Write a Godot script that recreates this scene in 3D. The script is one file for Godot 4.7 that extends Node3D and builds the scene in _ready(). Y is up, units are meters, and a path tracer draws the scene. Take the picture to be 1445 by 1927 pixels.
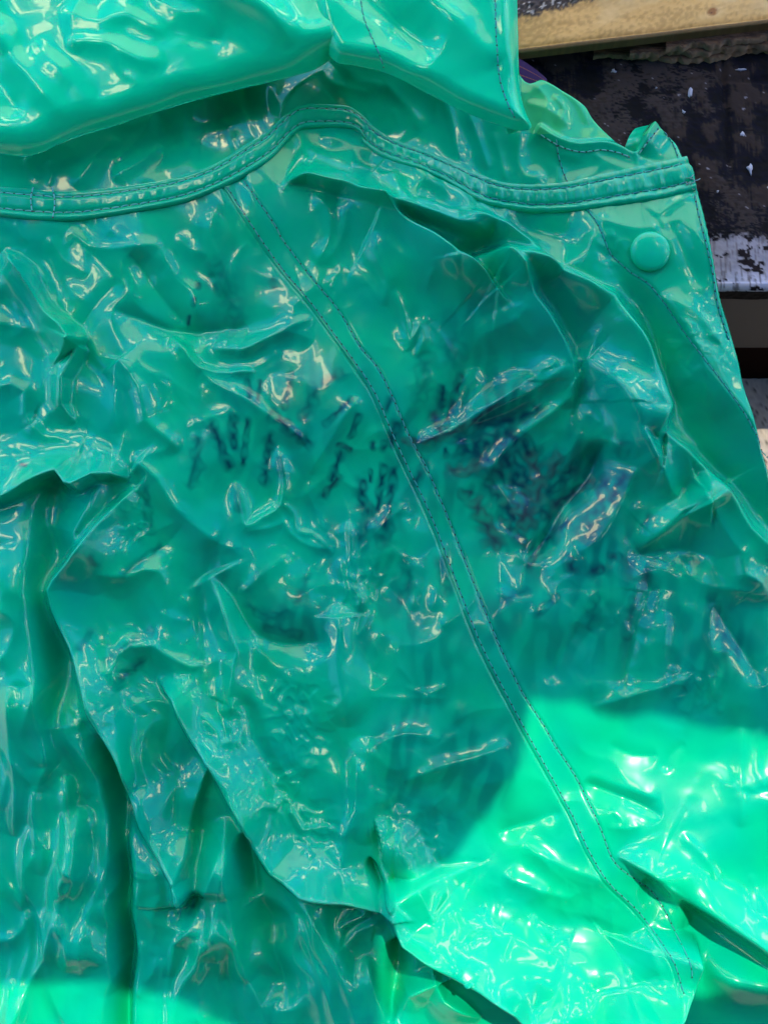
extends Node3D

# A close view of a glossy green vinyl raincoat that lies crumpled over the edge of a
# black-painted board and down to the pavement. Lengths in "u" are 0.187 mm.
const S := 0.27 / 1445.0
const CX := 722.5
const CY := 963.5
const TILT := 15.0                      # degrees the coat slopes down towards the viewer
const FOV := 42.0

# ------------------------------------------------------------------ small helpers
func pts(text: String) -> PackedVector2Array:
	var out := PackedVector2Array()
	for pair in text.split(" ", false):
		var c := pair.split(",")
		out.append(Vector2(c[0].to_float(), c[1].to_float()))
	return out

static func curve(p: PackedVector2Array, spacing: float) -> PackedVector2Array:
	# Catmull-Rom through the points, resampled
	var out := PackedVector2Array()
	var n := p.size()
	for i in n - 1:
		var a := p[maxi(i - 1, 0)]
		var b := p[i]
		var c := p[i + 1]
		var d := p[mini(i + 2, n - 1)]
		var k := maxi(1, int(round(b.distance_to(c) / spacing)))
		for j in k:
			out.append(b.cubic_interpolate(c, a, d, float(j) / k))
	out.append(p[n - 1])
	return out

static func even(p: PackedVector2Array, spacing: float) -> PackedVector2Array:
	# evenly spaced points along a polyline
	var out := PackedVector2Array([p[0]])
	var left := spacing
	for i in p.size() - 1:
		var a := p[i]
		var l := a.distance_to(p[i + 1])
		if l < 1e-4:
			continue
		var dir := (p[i + 1] - a) / l
		var at := 0.0
		while l - at >= left:
			at += left
			out.append(a + dir * at)
			left = spacing
		left -= l - at
	return out

static func loc(x: float, y: float, h: float) -> Vector3:
	return Vector3((x - CX) * S, h * S, (y - CY) * S)

# ------------------------------------------------------------------ a height field sheet
class Field:
	var x0: float
	var y0: float
	var g: float
	var nx: int
	var ny: int
	var H := PackedFloat32Array()
	var D := PackedFloat32Array()       # how dark the print of the lining shows through
	var P := PackedFloat32Array()       # purple or brown part of that print
	var inside := PackedByteArray()
	var best := PackedFloat32Array()
	var along := PackedFloat32Array()
	var edge := PackedVector2Array()
	var W := PackedFloat32Array()        # wobble that keeps creases from running dead straight
	var px := PackedFloat32Array()
	var py := PackedFloat32Array()

	func _init(a: float, b: float, c: float, d: float, step: float) -> void:
		x0 = a; y0 = b; g = step
		nx = int((c - a) / g) + 1
		ny = int((d - b) / g) + 1
		for arr in [H, D, P, best, along]:
			arr.resize(nx * ny)
		H.resize(nx * ny); D.resize(nx * ny); P.resize(nx * ny); best.resize(nx * ny); along.resize(nx * ny)
		best.fill(1e9)
		W.resize(nx * ny)
		var n := FastNoiseLite.new()
		n.seed = 3
		n.frequency = 0.0065
		n.fractal_type = FastNoiseLite.FRACTAL_NONE
		n.noise_type = FastNoiseLite.TYPE_SIMPLEX_SMOOTH
		for j in ny:
			for i in nx:
				W[j * nx + i] = n.get_noise_2d(x0 + i * g, y0 + j * g)

	func sample(x: float, y: float) -> float:
		var fx := clampf((x - x0) / g, 0.0, nx - 1.001)
		var fy := clampf((y - y0) / g, 0.0, ny - 1.001)
		var i := int(fx)
		var j := int(fy)
		fx -= i
		fy -= j
		var k := j * nx + i
		return lerpf(lerpf(H[k], H[k + 1], fx), lerpf(H[k + nx], H[k + nx + 1], fx), fy)

	# signed distance of every cell within reach to a line: +right of travel. Returns the box it touched.
	func trace(line: PackedVector2Array, wl: float, wr: float, wobbly := 1.0) -> Rect2i:
		var reach := maxf(wl, wr)
		var wob := minf(reach * 0.07, 6.0) * wobbly
		var lo := Vector2i(nx, ny)
		var hi := Vector2i(-1, -1)
		var total := 0.0
		for i in line.size() - 1:
			total += line[i].distance_to(line[i + 1])
		var run := 0.0
		for s in line.size() - 1:
			var a := line[s]
			var b := line[s + 1]
			var l := a.distance_to(b)
			if l < 1e-3:
				continue
			var dx := (b.x - a.x) / l
			var dy := (b.y - a.y) / l
			var i0 := maxi(0, int((minf(a.x, b.x) - reach - x0) / g))
			var i1 := mini(nx - 1, int((maxf(a.x, b.x) + reach - x0) / g) + 1)
			var j0 := maxi(0, int((minf(a.y, b.y) - reach - y0) / g))
			var j1 := mini(ny - 1, int((maxf(a.y, b.y) + reach - y0) / g) + 1)
			if i1 < i0 or j1 < j0:
				run += l
				continue
			lo = Vector2i(mini(lo.x, i0), mini(lo.y, j0))
			hi = Vector2i(maxi(hi.x, i1), maxi(hi.y, j1))
			for j in range(j0, j1 + 1):
				var oy := y0 + j * g - a.y
				var k := j * nx + i0
				var ox := x0 + i0 * g - a.x
				for i in range(i0, i1 + 1):
					var t := ox * dx + oy * dy
					var side := dx * oy - dy * ox
					side += W[k] * wob
					var d2 := side * side
					if t < 0.0:
						d2 += t * t
						t = 0.0
					elif t > l:
						d2 += (t - l) * (t - l)
						t = l
					if d2 < best[k] * best[k]:
						best[k] = sqrt(d2) if side >= 0.0 else -sqrt(d2)
						along[k] = run + t
					ox += g
					k += 1
			run += l
		return Rect2i(lo, hi - lo + Vector2i.ONE) if hi.x >= 0 else Rect2i()

	# a fold: crest of height h, falling off within wl to the left of travel and wr to the right, rounded by r
	func fold(h: float, wl: float, wr: float, r: float, line: PackedVector2Array, t0 := 0.18, t1 := 0.18) -> void:
		var c := _smooth(line, maxf(12.0, maxf(wl, wr) * 0.4))
		var total := 0.0
		for i in c.size() - 1:
			total += c[i].distance_to(c[i + 1])
		var box := trace(c, wl + r, wr + r)
		var need := minf(0.5, maxf(wl, wr) * 0.7 / total)
		var f0 := maxf(t0, need) if t0 >= 0.1 else t0
		var f1 := maxf(t1, need) if t1 >= 0.1 else t1
		for j in range(box.position.y, box.end.y):
			var k := j * nx + box.position.x
			for i in box.size.x:
				var d := best[k]
				if d < 1e8:
					best[k] = 1e9
					var w := wr if d >= 0.0 else wl
					var e := (sqrt(d * d + r * r) - r) / w
					if e < 1.0:
						var u := along[k] / total + W[k] * 0.02
						var m := 1.0
						if f0 > 0.0 and u < f0:
							m = maxf(0.0, u / f0)
						if f1 > 0.0 and 1.0 - u < f1:
							m = minf(m, maxf(0.0, (1.0 - u) / f1))
						m = m * (2.0 - m)
						e /= 0.3 + 0.7 * m
						if e < 1.0:
							e = 1.0 - e
							H[k] += h * m * (1.0 + W[k] * 0.35) * e * e * (0.2 + 0.8 * e)
				k += 1

	func _smooth(p: PackedVector2Array, spacing: float) -> PackedVector2Array:
		var out := PackedVector2Array()
		var n := p.size()
		for i in n - 1:
			var k := clampi(int(round(p[i].distance_to(p[i + 1]) / spacing)), 1, 4)
			for j in k:
				out.append(p[i].cubic_interpolate(p[i + 1], p[maxi(i - 1, 0)], p[mini(i + 2, n - 1)], float(j) / k))
		out.append(p[n - 1])
		return out

	# a mark of the lining that shows through
	func stain(amount: float, w: float, purple: float, line: PackedVector2Array, rough: FastNoiseLite, cloudy: FastNoiseLite) -> void:
		var box := trace(_smooth(line, 20.0), w * 1.8, w * 1.8, 0.0)
		for j in range(box.position.y, box.end.y):
			var k := j * nx + box.position.x
			for i in box.size.x:
				var d := absf(best[k])
				if d < 1e8:
					best[k] = 1e9
					var x := x0 + (box.position.x + i) * g
					var y := y0 + j * g
					var n := rough.get_noise_2d(x, y)
					var e := 1.0 - smoothstep(0.2, 1.3, d / w + (n * 0.6 if w < 60.0 else cloudy.get_noise_2d(x * 0.3 + 300.0, y * 0.2) * 0.5))
					if e > 0.0:
						D[k] = maxf(D[k], amount * e * (0.8 + 0.6 * n)) if w < 60.0 else D[k] + amount * e * (0.4 + 0.75 * smoothstep(-0.5, 0.4, cloudy.get_noise_2d(x + y * 0.15 + W[k] * 14.0, y * 0.4))) * (1.0 - D[k])
						P[k] = maxf(P[k], purple * e)
				k += 1

	# the outline: which points are inside, and points just outside are pulled onto it
	func cut(outline: PackedVector2Array) -> void:
		edge = outline
		inside.resize(nx * ny)
		inside.fill(0)
		px.resize(nx * ny)
		py.resize(nx * ny)
		var n := outline.size()
		for j in ny:
			var y := y0 + j * g + 0.013
			var xs: Array[float] = []
			for i in n:
				var a := outline[i]
				var b := outline[(i + 1) % n]
				if (a.y <= y) != (b.y <= y):
					xs.append(a.x + (y - a.y) / (b.y - a.y) * (b.x - a.x))
			xs.sort()
			for q in range(0, xs.size() - 1, 2):
				var i0 := maxi(0, int(ceil((xs[q] - x0) / g)))
				var i1 := mini(nx - 1, int(floor((xs[q + 1] - x0) / g)))
				for i in range(i0, i1 + 1):
					inside[j * nx + i] = 1
			for i in nx:
				px[j * nx + i] = x0 + i * g
				py[j * nx + i] = y0 + j * g
		var old := H.duplicate()
		for j in ny:
			for i in nx:
				var k := j * nx + i
				if inside[k]:
					continue
				var near := false
				for dj in [-1, 0, 1]:
					for di in [-1, 0, 1]:
						var a: int = i + di
						var b: int = j + dj
						if a >= 0 and b >= 0 and a < nx and b < ny and inside[b * nx + a] == 1:
							near = true
				if near:
					inside[k] = 2
					var p := Vector2(px[k], py[k])
					var d := 1e9
					for q in n:
						var c := Geometry2D.get_closest_point_to_segment(p, outline[q], outline[(q + 1) % n])
						if c.distance_squared_to(p) < d:
							d = c.distance_squared_to(p)
							px[k] = c.x
							py[k] = c.y
					# the height at the place it was pulled to
					var fx := clampf((px[k] - x0) / g, 0.0, nx - 1.001)
					var fy := clampf((py[k] - y0) / g, 0.0, ny - 1.001)
					var e := int(fy) * nx + int(fx)
					fx -= int(fx)
					fy -= int(fy)
					H[k] = lerpf(lerpf(old[e], old[e + 1], fx), lerpf(old[e + nx], old[e + nx + 1], fx), fy)

	# sheet edges roll over: within w of the line the surface drops by h along a quarter circle
	func roll(h: float, w: float, line: PackedVector2Array) -> void:
		var box := trace(line, w, w)
		for j in range(box.position.y, box.end.y):
			var k := j * nx + box.position.x
			for i in box.size.x:
				var d := absf(best[k])
				if d < 1e8:
					best[k] = 1e9
					var e := clampf(1.0 - d / w, 0.0, 1.0)
					H[k] -= h * e * e * (0.6 + 0.4 * e)
				k += 1

	func blur(times: int) -> void:
		for q in times:
			var T := H.duplicate()
			for j in range(1, ny - 1):
				var k := j * nx + 1
				for i in range(1, nx - 1):
					T[k] = H[k] * 0.36 + (H[k - 1] + H[k + 1] + H[k - nx] + H[k + nx]) * 0.16
					k += 1
			H = T

	func normals() -> PackedVector3Array:
		var N := PackedVector3Array()
		N.resize(nx * ny)
		for j in ny:
			for i in nx:
				var k := j * nx + i
				var l := k - 1 if i > 0 else k
				var r := k + 1 if i < nx - 1 else k
				var u := k - nx if j > 0 else k
				var d := k + nx if j < ny - 1 else k
				N[k] = Vector3((H[l] - H[r]) / ((r - l) * g), 1.0, (H[u] - H[d]) / ((d - u) / nx * g)).normalized()
		return N

	# one mesh of the cells that belong to part number which (owner: one byte per cell)
	func sheet(owner: PackedByteArray, which: int, N: PackedVector3Array, color: Callable, S: float, CX: float, CY: float) -> ArrayMesh:
		var at := PackedInt32Array()
		at.resize(nx * ny)
		at.fill(-1)
		var V := PackedVector3Array()
		var M := PackedVector3Array()
		var C := PackedColorArray()
		var U := PackedVector2Array()
		var I := PackedInt32Array()
		for j in ny - 1:
			for i in nx - 1:
				var k := j * nx + i
				if owner[k] != which:
					continue
				var q := [k, k + 1, k + nx, k + nx + 1]
				var some := inside[q[0]] == 1 or inside[q[1]] == 1 or inside[q[2]] == 1 or inside[q[3]] == 1
				if not some:
					continue
				for c: int in q:
					if at[c] < 0:
						at[c] = V.size()
						V.append(Vector3((px[c] - CX) * S, H[c] * S, (py[c] - CY) * S))
						M.append(N[c])
						U.append(Vector2(px[c], py[c]) / 1000.0)
						C.append(color.call(D[c], P[c], px[c], py[c]))
				# split along the diagonal that bends less
				if absf(H[q[0]] - H[q[3]]) < absf(H[q[1]] - H[q[2]]):
					I.append_array(PackedInt32Array([at[q[0]], at[q[1]], at[q[3]], at[q[0]], at[q[3]], at[q[2]]]))
				else:
					I.append_array(PackedInt32Array([at[q[0]], at[q[1]], at[q[2]], at[q[1]], at[q[3]], at[q[2]]]))
		var A := []
		A.resize(Mesh.ARRAY_MAX)
		A[Mesh.ARRAY_VERTEX] = V
		A[Mesh.ARRAY_NORMAL] = M
		A[Mesh.ARRAY_COLOR] = C
		A[Mesh.ARRAY_TEX_UV] = U
		A[Mesh.ARRAY_INDEX] = I
		var m := ArrayMesh.new()
		m.add_surface_from_arrays(Mesh.PRIMITIVE_TRIANGLES, A)
		return m

# ------------------------------------------------------------------ scene bookkeeping
func part(called: String, m: Mesh, mat: Material, parent: Node) -> MeshInstance3D:
	var o := MeshInstance3D.new()
	o.name = called
	o.mesh = m
	o.material_override = mat
	parent.add_child(o, true)
	return o

func tag(o: Node, label: String, category: String) -> void:
	o.set_meta("label", label)
	o.set_meta("category", category)

func noise(freq: float, s: int, kind := FastNoiseLite.TYPE_SIMPLEX_SMOOTH, octaves := 1) -> FastNoiseLite:
	var n := FastNoiseLite.new()
	n.noise_type = kind
	n.seed = s
	n.frequency = freq
	n.fractal_type = FastNoiseLite.FRACTAL_FBM if octaves > 1 else FastNoiseLite.FRACTAL_NONE
	n.fractal_octaves = octaves
	return n

func vinyl(tint: Color, rough := 0.2) -> StandardMaterial3D:
	var m := StandardMaterial3D.new()
	m.vertex_color_use_as_albedo = true
	m.albedo_color = tint
	m.roughness = rough
	m.metallic_specular = 0.32
	m.clearcoat_enabled = true
	m.clearcoat = 0.45
	m.clearcoat_roughness = 0.02
	return m

# ------------------------------------------------------------------ the coat
const BAND_L_TOP := "-60,352 0,354 65,357 120,360 200,355 280,345 340,332 400,312 450,280 500,245 545,203 575,190 645,189 675,203 700,228"
const BAND_L_BOT := "-60,408 0,410 65,415 125,415 200,408 280,396 360,378 430,350 500,308 550,252 580,236 662,236 690,262"
const BAND_R_TOP := "690,222 720,246 760,272 830,298 900,322 960,342 1050,343 1130,330 1200,316 1288,298"
const BAND_R_BOT := "680,262 710,290 760,318 840,352 900,378 975,393 1070,397 1164,388 1240,377 1305,362"
const SEAM_L := "420,354 482,450 528,513 581,576 620,629 673,702 702,750 731,818 765,891 789,939 818,1007 847,1085 893,1205 942,1303 989,1391 1035,1473 1071,1540 1102,1607 1138,1664 1190,1715 1231,1767 1252,1803 1264,1850"
const SEAM_R := "457,338 515,420 533,452 591,528 639,586 678,653 707,687 736,741 765,809 799,872 823,925 857,1007 889,1090 935,1205 981,1300 1020,1360 1045,1404 1081,1458 1107,1509 1130,1561 1154,1620 1195,1656 1236,1690 1262,1736 1282,1788 1286,1822"
const FACING := "1081,343 1092,378 1117,415 1135,453 1148,478 1185,512 1219,534 1244,565 1269,605 1294,646 1319,680 1350,720 1381,764 1412,814 1440,862 1490,960"
const EDGE_R := "1304,313 1310,347 1322,403 1338,478 1356,558 1375,618 1388,671 1400,730 1416,786 1431,845 1446,892 1474,990 1530,1130"
const OPENING := "975,232 1009,230 1051,258 1089,270 1126,267 1156,271 1194,286 1213,247 1230,221 1243,225 1248,241 1277,268 1289,300"

var field: Field

# lines are drawn as seen; where the sheet lies deeper they are set out a little wider
func line_of(text: String) -> PackedVector2Array:
	var out := PackedVector2Array()
	for p in pts(text):
		var d := 62.0 * smoothstep(600.0, 150.0, p.y) * smoothstep(780.0, 1150.0, p.x)
		out.append(Vector2(CX, CY) + (p - Vector2(CX, CY)) * (1.0 + d / 2510.0))
	return out

func F(h: float, wl: float, wr: float, r: float, text: String, t0 := 0.18, t1 := 0.18) -> void:
	# small creases are broad, low tents; overlapping folds keep their steep side
	var a := wl * 3.2 + 12.0 if absf(h) < wl * 1.6 and wl < 45.0 else wl * 1.5
	var b := wr * 3.2 + 12.0 if absf(h) < wr * 1.6 and wr < 45.0 else wr * 1.5
	var k := 1.0 if absf(h) < 20.0 else (1.4 if absf(h) < 30.0 else (1.6 if h > 0.0 else 0.85))
	var line := line_of(text)
	var total := 0.0
	for i in line.size() - 1:
		total += line[i].distance_to(line[i + 1])
	var most := maxf(12.0, total * 0.3)
	if absf(h) < 20.0:
		k = lerpf(0.38, 1.75, smoothstep(60.0, 320.0, total))
	if absf(h) < 20.0 and maxf(a, b) > most:
		k *= sqrt(most / maxf(a, b))
		a = minf(a, most)
		b = minf(b, most)
	field.fold(h * k, a, b, r * 1.2, line, t0, t1)

func folds_neck() -> void:
	# the roll that leaves the neckband and runs over the shoulder
	F(48, 80, 12, 3, "540,345 580,340 646,356 713,380 769,394 825,409 879,429 925,452", 0.3, 0.2)
	F(28, 30, 70, 8, "712,263 740,282 765,316 799,343 832,356 895,386", 0.3, 0.3)
	F(40, 16, 60, 4, "860,398 912,420 959,447 990,468 1024,503 1050,525", 0.3, 0.15)
	F(14, 25, 35, 10, "600,255 650,260 700,283 745,312")
	F(-16, 25, 25, 8, "660,315 700,312 760,330 800,348")
	F(40, 16, 115, 7, "862,494 903,489 937,486 990,500 1037,517 1074,534 1115,553 1149,562 1171,599 1202,649 1233,711 1250,767 1222,823", 0.12, 0.08)
	F(42, 12, 120, 2, "640,365 723,386 762,416 812,449 862,489 912,529 953,574", 0.35, 0.1)
	F(36, 14, 120, 6, "930,486 950,492 975,515 990,540 1003,565 1024,593 1049,627 1068,655 1079,682 1083,715 1081,770", 0.1, 0.15)
	F(-10, 30, 30, 6, "985,522 1010,565 1050,615 1095,655")
	F(-24, 50, 30, 8, "850,468 900,470 950,478")
	F(36, 55, 60, 7, "1076,662 1105,674 1140,705 1162,740 1180,780 1200,820 1225,862 1250,900 1272,936", 0.15, 0.1)
	F(9, 12, 16, 2, "1140,705 1158,736 1171,774 1174,814 1192,867")
	F(36, 22, 75, 4, "1222,823 1246,814 1270,830 1291,846 1336,900 1376,945 1407,989 1450,1026 1500,1080", 0.1, 0.1)
	F(-20, 30, 30, 8, "1235,855 1270,910 1305,938")
	F(26, 40, 60, 3, "1322,940 1349,980 1394,1038 1396,1078 1425,1096 1460,1140", 0.02, 0.1)
	F(26, 26, 32, 3, "1322,942 1278,958 1255,980 1229,1011 1200,1036", 0.02, 0.25)
	F(18, 20, 40, 3, "1325,942 1300,930 1264,936", 0.02, 0.3)
	F(8, 20, 20, 3, "1325,944 1305,990 1287,1036", 0.02, 0.3)
	F(-12, 12, 22, 3, "1179,1049 1264,1036 1349,1044")
	F(11, 20, 20, 3, "1278,1047 1296,1079 1336,1101 1380,1110 1440,1125")
	# placket
	F(-19, 35, 60, 12, "1120,440 1180,520 1215,570 1237,640 1264,740 1300,820 1350,900 1400,960 1450,1010 1520,1090", 0.25, 0.0)
	F(20, 70, 22, 4, "1148,478 1219,537 1270,602 1300,650 1350,718 1400,795 1445,865 1500,960", 0.25, 0.0)
	F(-30, 60, 60, 20, "950,415 1000,425 1060,440 1110,455")
	F(14, 12, 25, 3, "1118,412 1160,425 1200,432 1237,430")
	F(11, 15, 15, 2, "1302,366 1262,385 1236,408")
	F(10, 12, 14, 2, "1205,385 1236,408 1247,434")
	F(-13, 22, 25, 8, "1262,420 1285,480 1320,545")
	F(9, 16, 16, 3, "1132,440 1160,452 1178,480 1182,500")
	F(8, 10, 12, 2, "1100,440 1125,462 1150,470")
	F(12, 30, 22, 5, "1240,560 1290,585 1330,620 1352,650")
	F(9, 18, 18, 4, "1262,640 1280,690 1305,720")
	F(8, 18, 18, 4, "1300,690 1330,735 1350,790")
	F(9, 30, 30, 6, "1385,780 1398,830 1402,870")
	F(-9, 12, 12, 3, "1315,585 1340,600 1352,590")
	# collar above the band
	F(15, 15, 22, 3, "280,200 265,250 220,300")
	F(15, 10, 16, 3, "302,268 255,310 208,334")
	F(14, 20, 25, 4, "218,252 162,320 138,352")
	F(9, 16, 20, 4, "360,182 355,240 340,270")
	F(-34, 70, 70, 25, "340,215 430,215 520,180")
	F(22, 30, 20, 5, "520,215 548,185 590,140 625,112")
	F(16, 12, 18, 3, "606,118 616,142 648,150")
	F(12, 12, 18, 3, "640,150 690,160 720,140")
	F(16, 12, 20, 4, "985,230 978,290 990,325 1032,333", 0.2, 0.1)
	F(14, 10, 16, 2, "1112,290 1160,310 1207,325")
	F(12, 12, 16, 3, "1142,306 1115,324 1080,341")
	F(9, 12, 14, 3, "1020,262 1050,285 1092,300")
	F(14, 18, 18, 4, "720,140 770,190 790,240")
	F(12, 14, 22, 4, "820,150 850,220 868,300")
	F(10, 12, 16, 3, "880,200 905,260 920,315")
	F(9, 10, 12, 2, "690,205 700,235 716,262")
	F(9, 9, 14, 3, "740,190 752,230 762,262")
	F(10, 14, 14, 3, "930,240 945,290 955,335")
	F(12, 10, 14, 2, "45,290 55,320 70,340")
	F(10, 10, 12, 2, "88,300 96,325 90,350")
	# hood facing behind the edge
	F(9, 8, 12, 2, "1000,150 1030,190 1010,230")
	F(10, 8, 10, 2, "1040,178 1062,205 1045,235")
	F(8, 10, 10, 2, "1062,165 1090,195 1110,235")
	F(9, 10, 10, 2, "990,190 1030,205 1075,238")

func folds_upper_left() -> void:
	F(13, 10, 14, 2, "10,468 33,490 76,520 90,536 103,570 112,592", 0.2, 0.1)
	F(50, 15, 60, 2, "8,470 30,490 60,536 100,593 133,626 155,652", 0.25, 0.03)
	F(13, 50, 25, 3, "-30,606 0,609 66,619 110,636 155,652", 0.1, 0.03)
	F(24, 12, 60, 3, "155,650 133,689 123,712 123,762 143,796", 0.03, 0.25)
	F(12, 8, 9, 2, "94,670 110,679 115,699 113,772")
	F(13, 12, 18, 2, "-30,735 20,724 46,737 44,778 58,802 78,790")
	F(14, 15, 30, 3, "60,796 83,818 133,825 180,845")
	F(-10, 18, 18, 4, "130,440 166,468 199,505 226,526")
	F(13, 14, 38, 2, "130,428 166,461 249,468 309,462")
	F(-11, 12, 12, 2, "243,480 282,530 316,573 350,612")
	F(-15, 25, 18, 5, "225,524 186,566 156,609 151,634")
	F(-13, 14, 20, 3, "213,580 266,599 309,619 366,626 425,613 465,613")
	F(11, 20, 25, 5, "213,585 216,620 239,668 255,704")
	F(17, 14, 38, 3, "226,672 219,712 219,779 228,815", 0.02, 0.2)
	F(16, 25, 28, 3, "226,672 266,729 276,792 316,825 341,848", 0.02, 0.2)
	F(13, 8, 12, 2, "320,634 349,660 359,676 375,690 432,700 482,699")
	F(9, 8, 10, 2, "398,658 408,641 425,636 447,652")
	F(11, 10, 22, 2, "380,698 430,735 500,775 545,805 577,836")
	F(10, 15, 20, 3, "437,768 392,789 352,806")
	F(15, 20, 25, 6, "88,448 120,488 168,512")
	F(10, 12, 15, 3, "33,417 40,440 56,458")
	F(-15, 25, 25, 8, "-10,440 25,445 48,472")
	F(9, 20, 14, 3, "300,470 330,520 360,545 372,600")
	F(8, 14, 14, 3, "330,440 360,470 392,480 400,520")
	F(8, 14, 14, 3, "400,400 395,450 420,500 415,560")
	F(-8, 16, 16, 4, "330,470 318,490 300,520")
	F(8, 10, 12, 2, "470,455 440,490 436,530")

func folds_left() -> void:
	F(40, 90, 13, 3, "-60,946 0,934 60,908 93,896 115,888 133,912 150,916 185,898 215,897 250,906", 0.0, 0.15)
	F(9, 7, 7, 1.5, "60,872 110,878 117,876 143,860 134,908")
	F(15, 30, 22, 3, "258,870 299,903 332,953 382,996 411,1022", 0.05, 0.1)
	F(13, 20, 22, 4, "255,870 272,858 316,847 338,820")
	F(-17, 15, 15, 4, "262,880 266,922 260,965")
	F(-62, 70, 60, 18, "85,905 85,980 90,1060 97,1140 105,1210 112,1290 108,1370", 0.15, 0.3)
	F(26, 25, 40, 4, "76,903 63,953 56,1019 53,1102 60,1185 70,1285 82,1380 94,1440")
	F(14, 12, 22, 3, "-10,1142 23,1155 40,1179 20,1225 -10,1250")
	F(-10, 12, 16, 3, "-20,1035 10,1022 40,1018")
	F(22, 14, 32, 4, "188,898 173,953 143,999 137,1050")
	F(42, 95, 17, 4, "252,922 213,969 186,999 146,1046 110,1092 103,1110 110,1142 126,1192 146,1252 160,1285 181,1340 208,1387 228,1431 248,1488 275,1549 312,1602 336,1649 343,1712", 0.12, 0.03)
	F(-6, 8, 8, 1, "236,1079 282,1043 312,1023 345,986")
	F(8, 7, 8, 1.5, "250,1012 290,1000 327,981")
	F(8, 7, 7, 1.5, "200,995 220,975 240,968 252,985 240,1000")
	F(-22, 40, 25, 8, "411,1022 395,1060 380,1100 370,1150 375,1210 379,1250")
	F(22, 25, 15, 3, "390,1079 412,1129 432,1185 449,1225 442,1252 437,1290 435,1325 420,1344", 0.05, 0.15)
	F(9, 10, 14, 2, "186,1083 239,1087 272,1073 299,1076 312,1109 316,1146")
	F(9, 14, 14, 3, "193,1116 196,1162 213,1217")
	F(15, 12, 27, 2, "228,1300 213,1262 226,1232 249,1217 289,1215 326,1235 359,1252 384,1253")
	F(9, 9, 8, 1.5, "342,1116 359,1152 366,1195 376,1246")
	F(8, 12, 12, 2, "300,1150 330,1165 358,1170")
	F(12, 16, 18, 3, "240,1330 290,1320 330,1340 345,1355")
	F(10, 12, 14, 2, "228,1300 262,1330 280,1345")
	F(9, 10, 14, 2, "300,1300 330,1300 338,1330")

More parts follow.
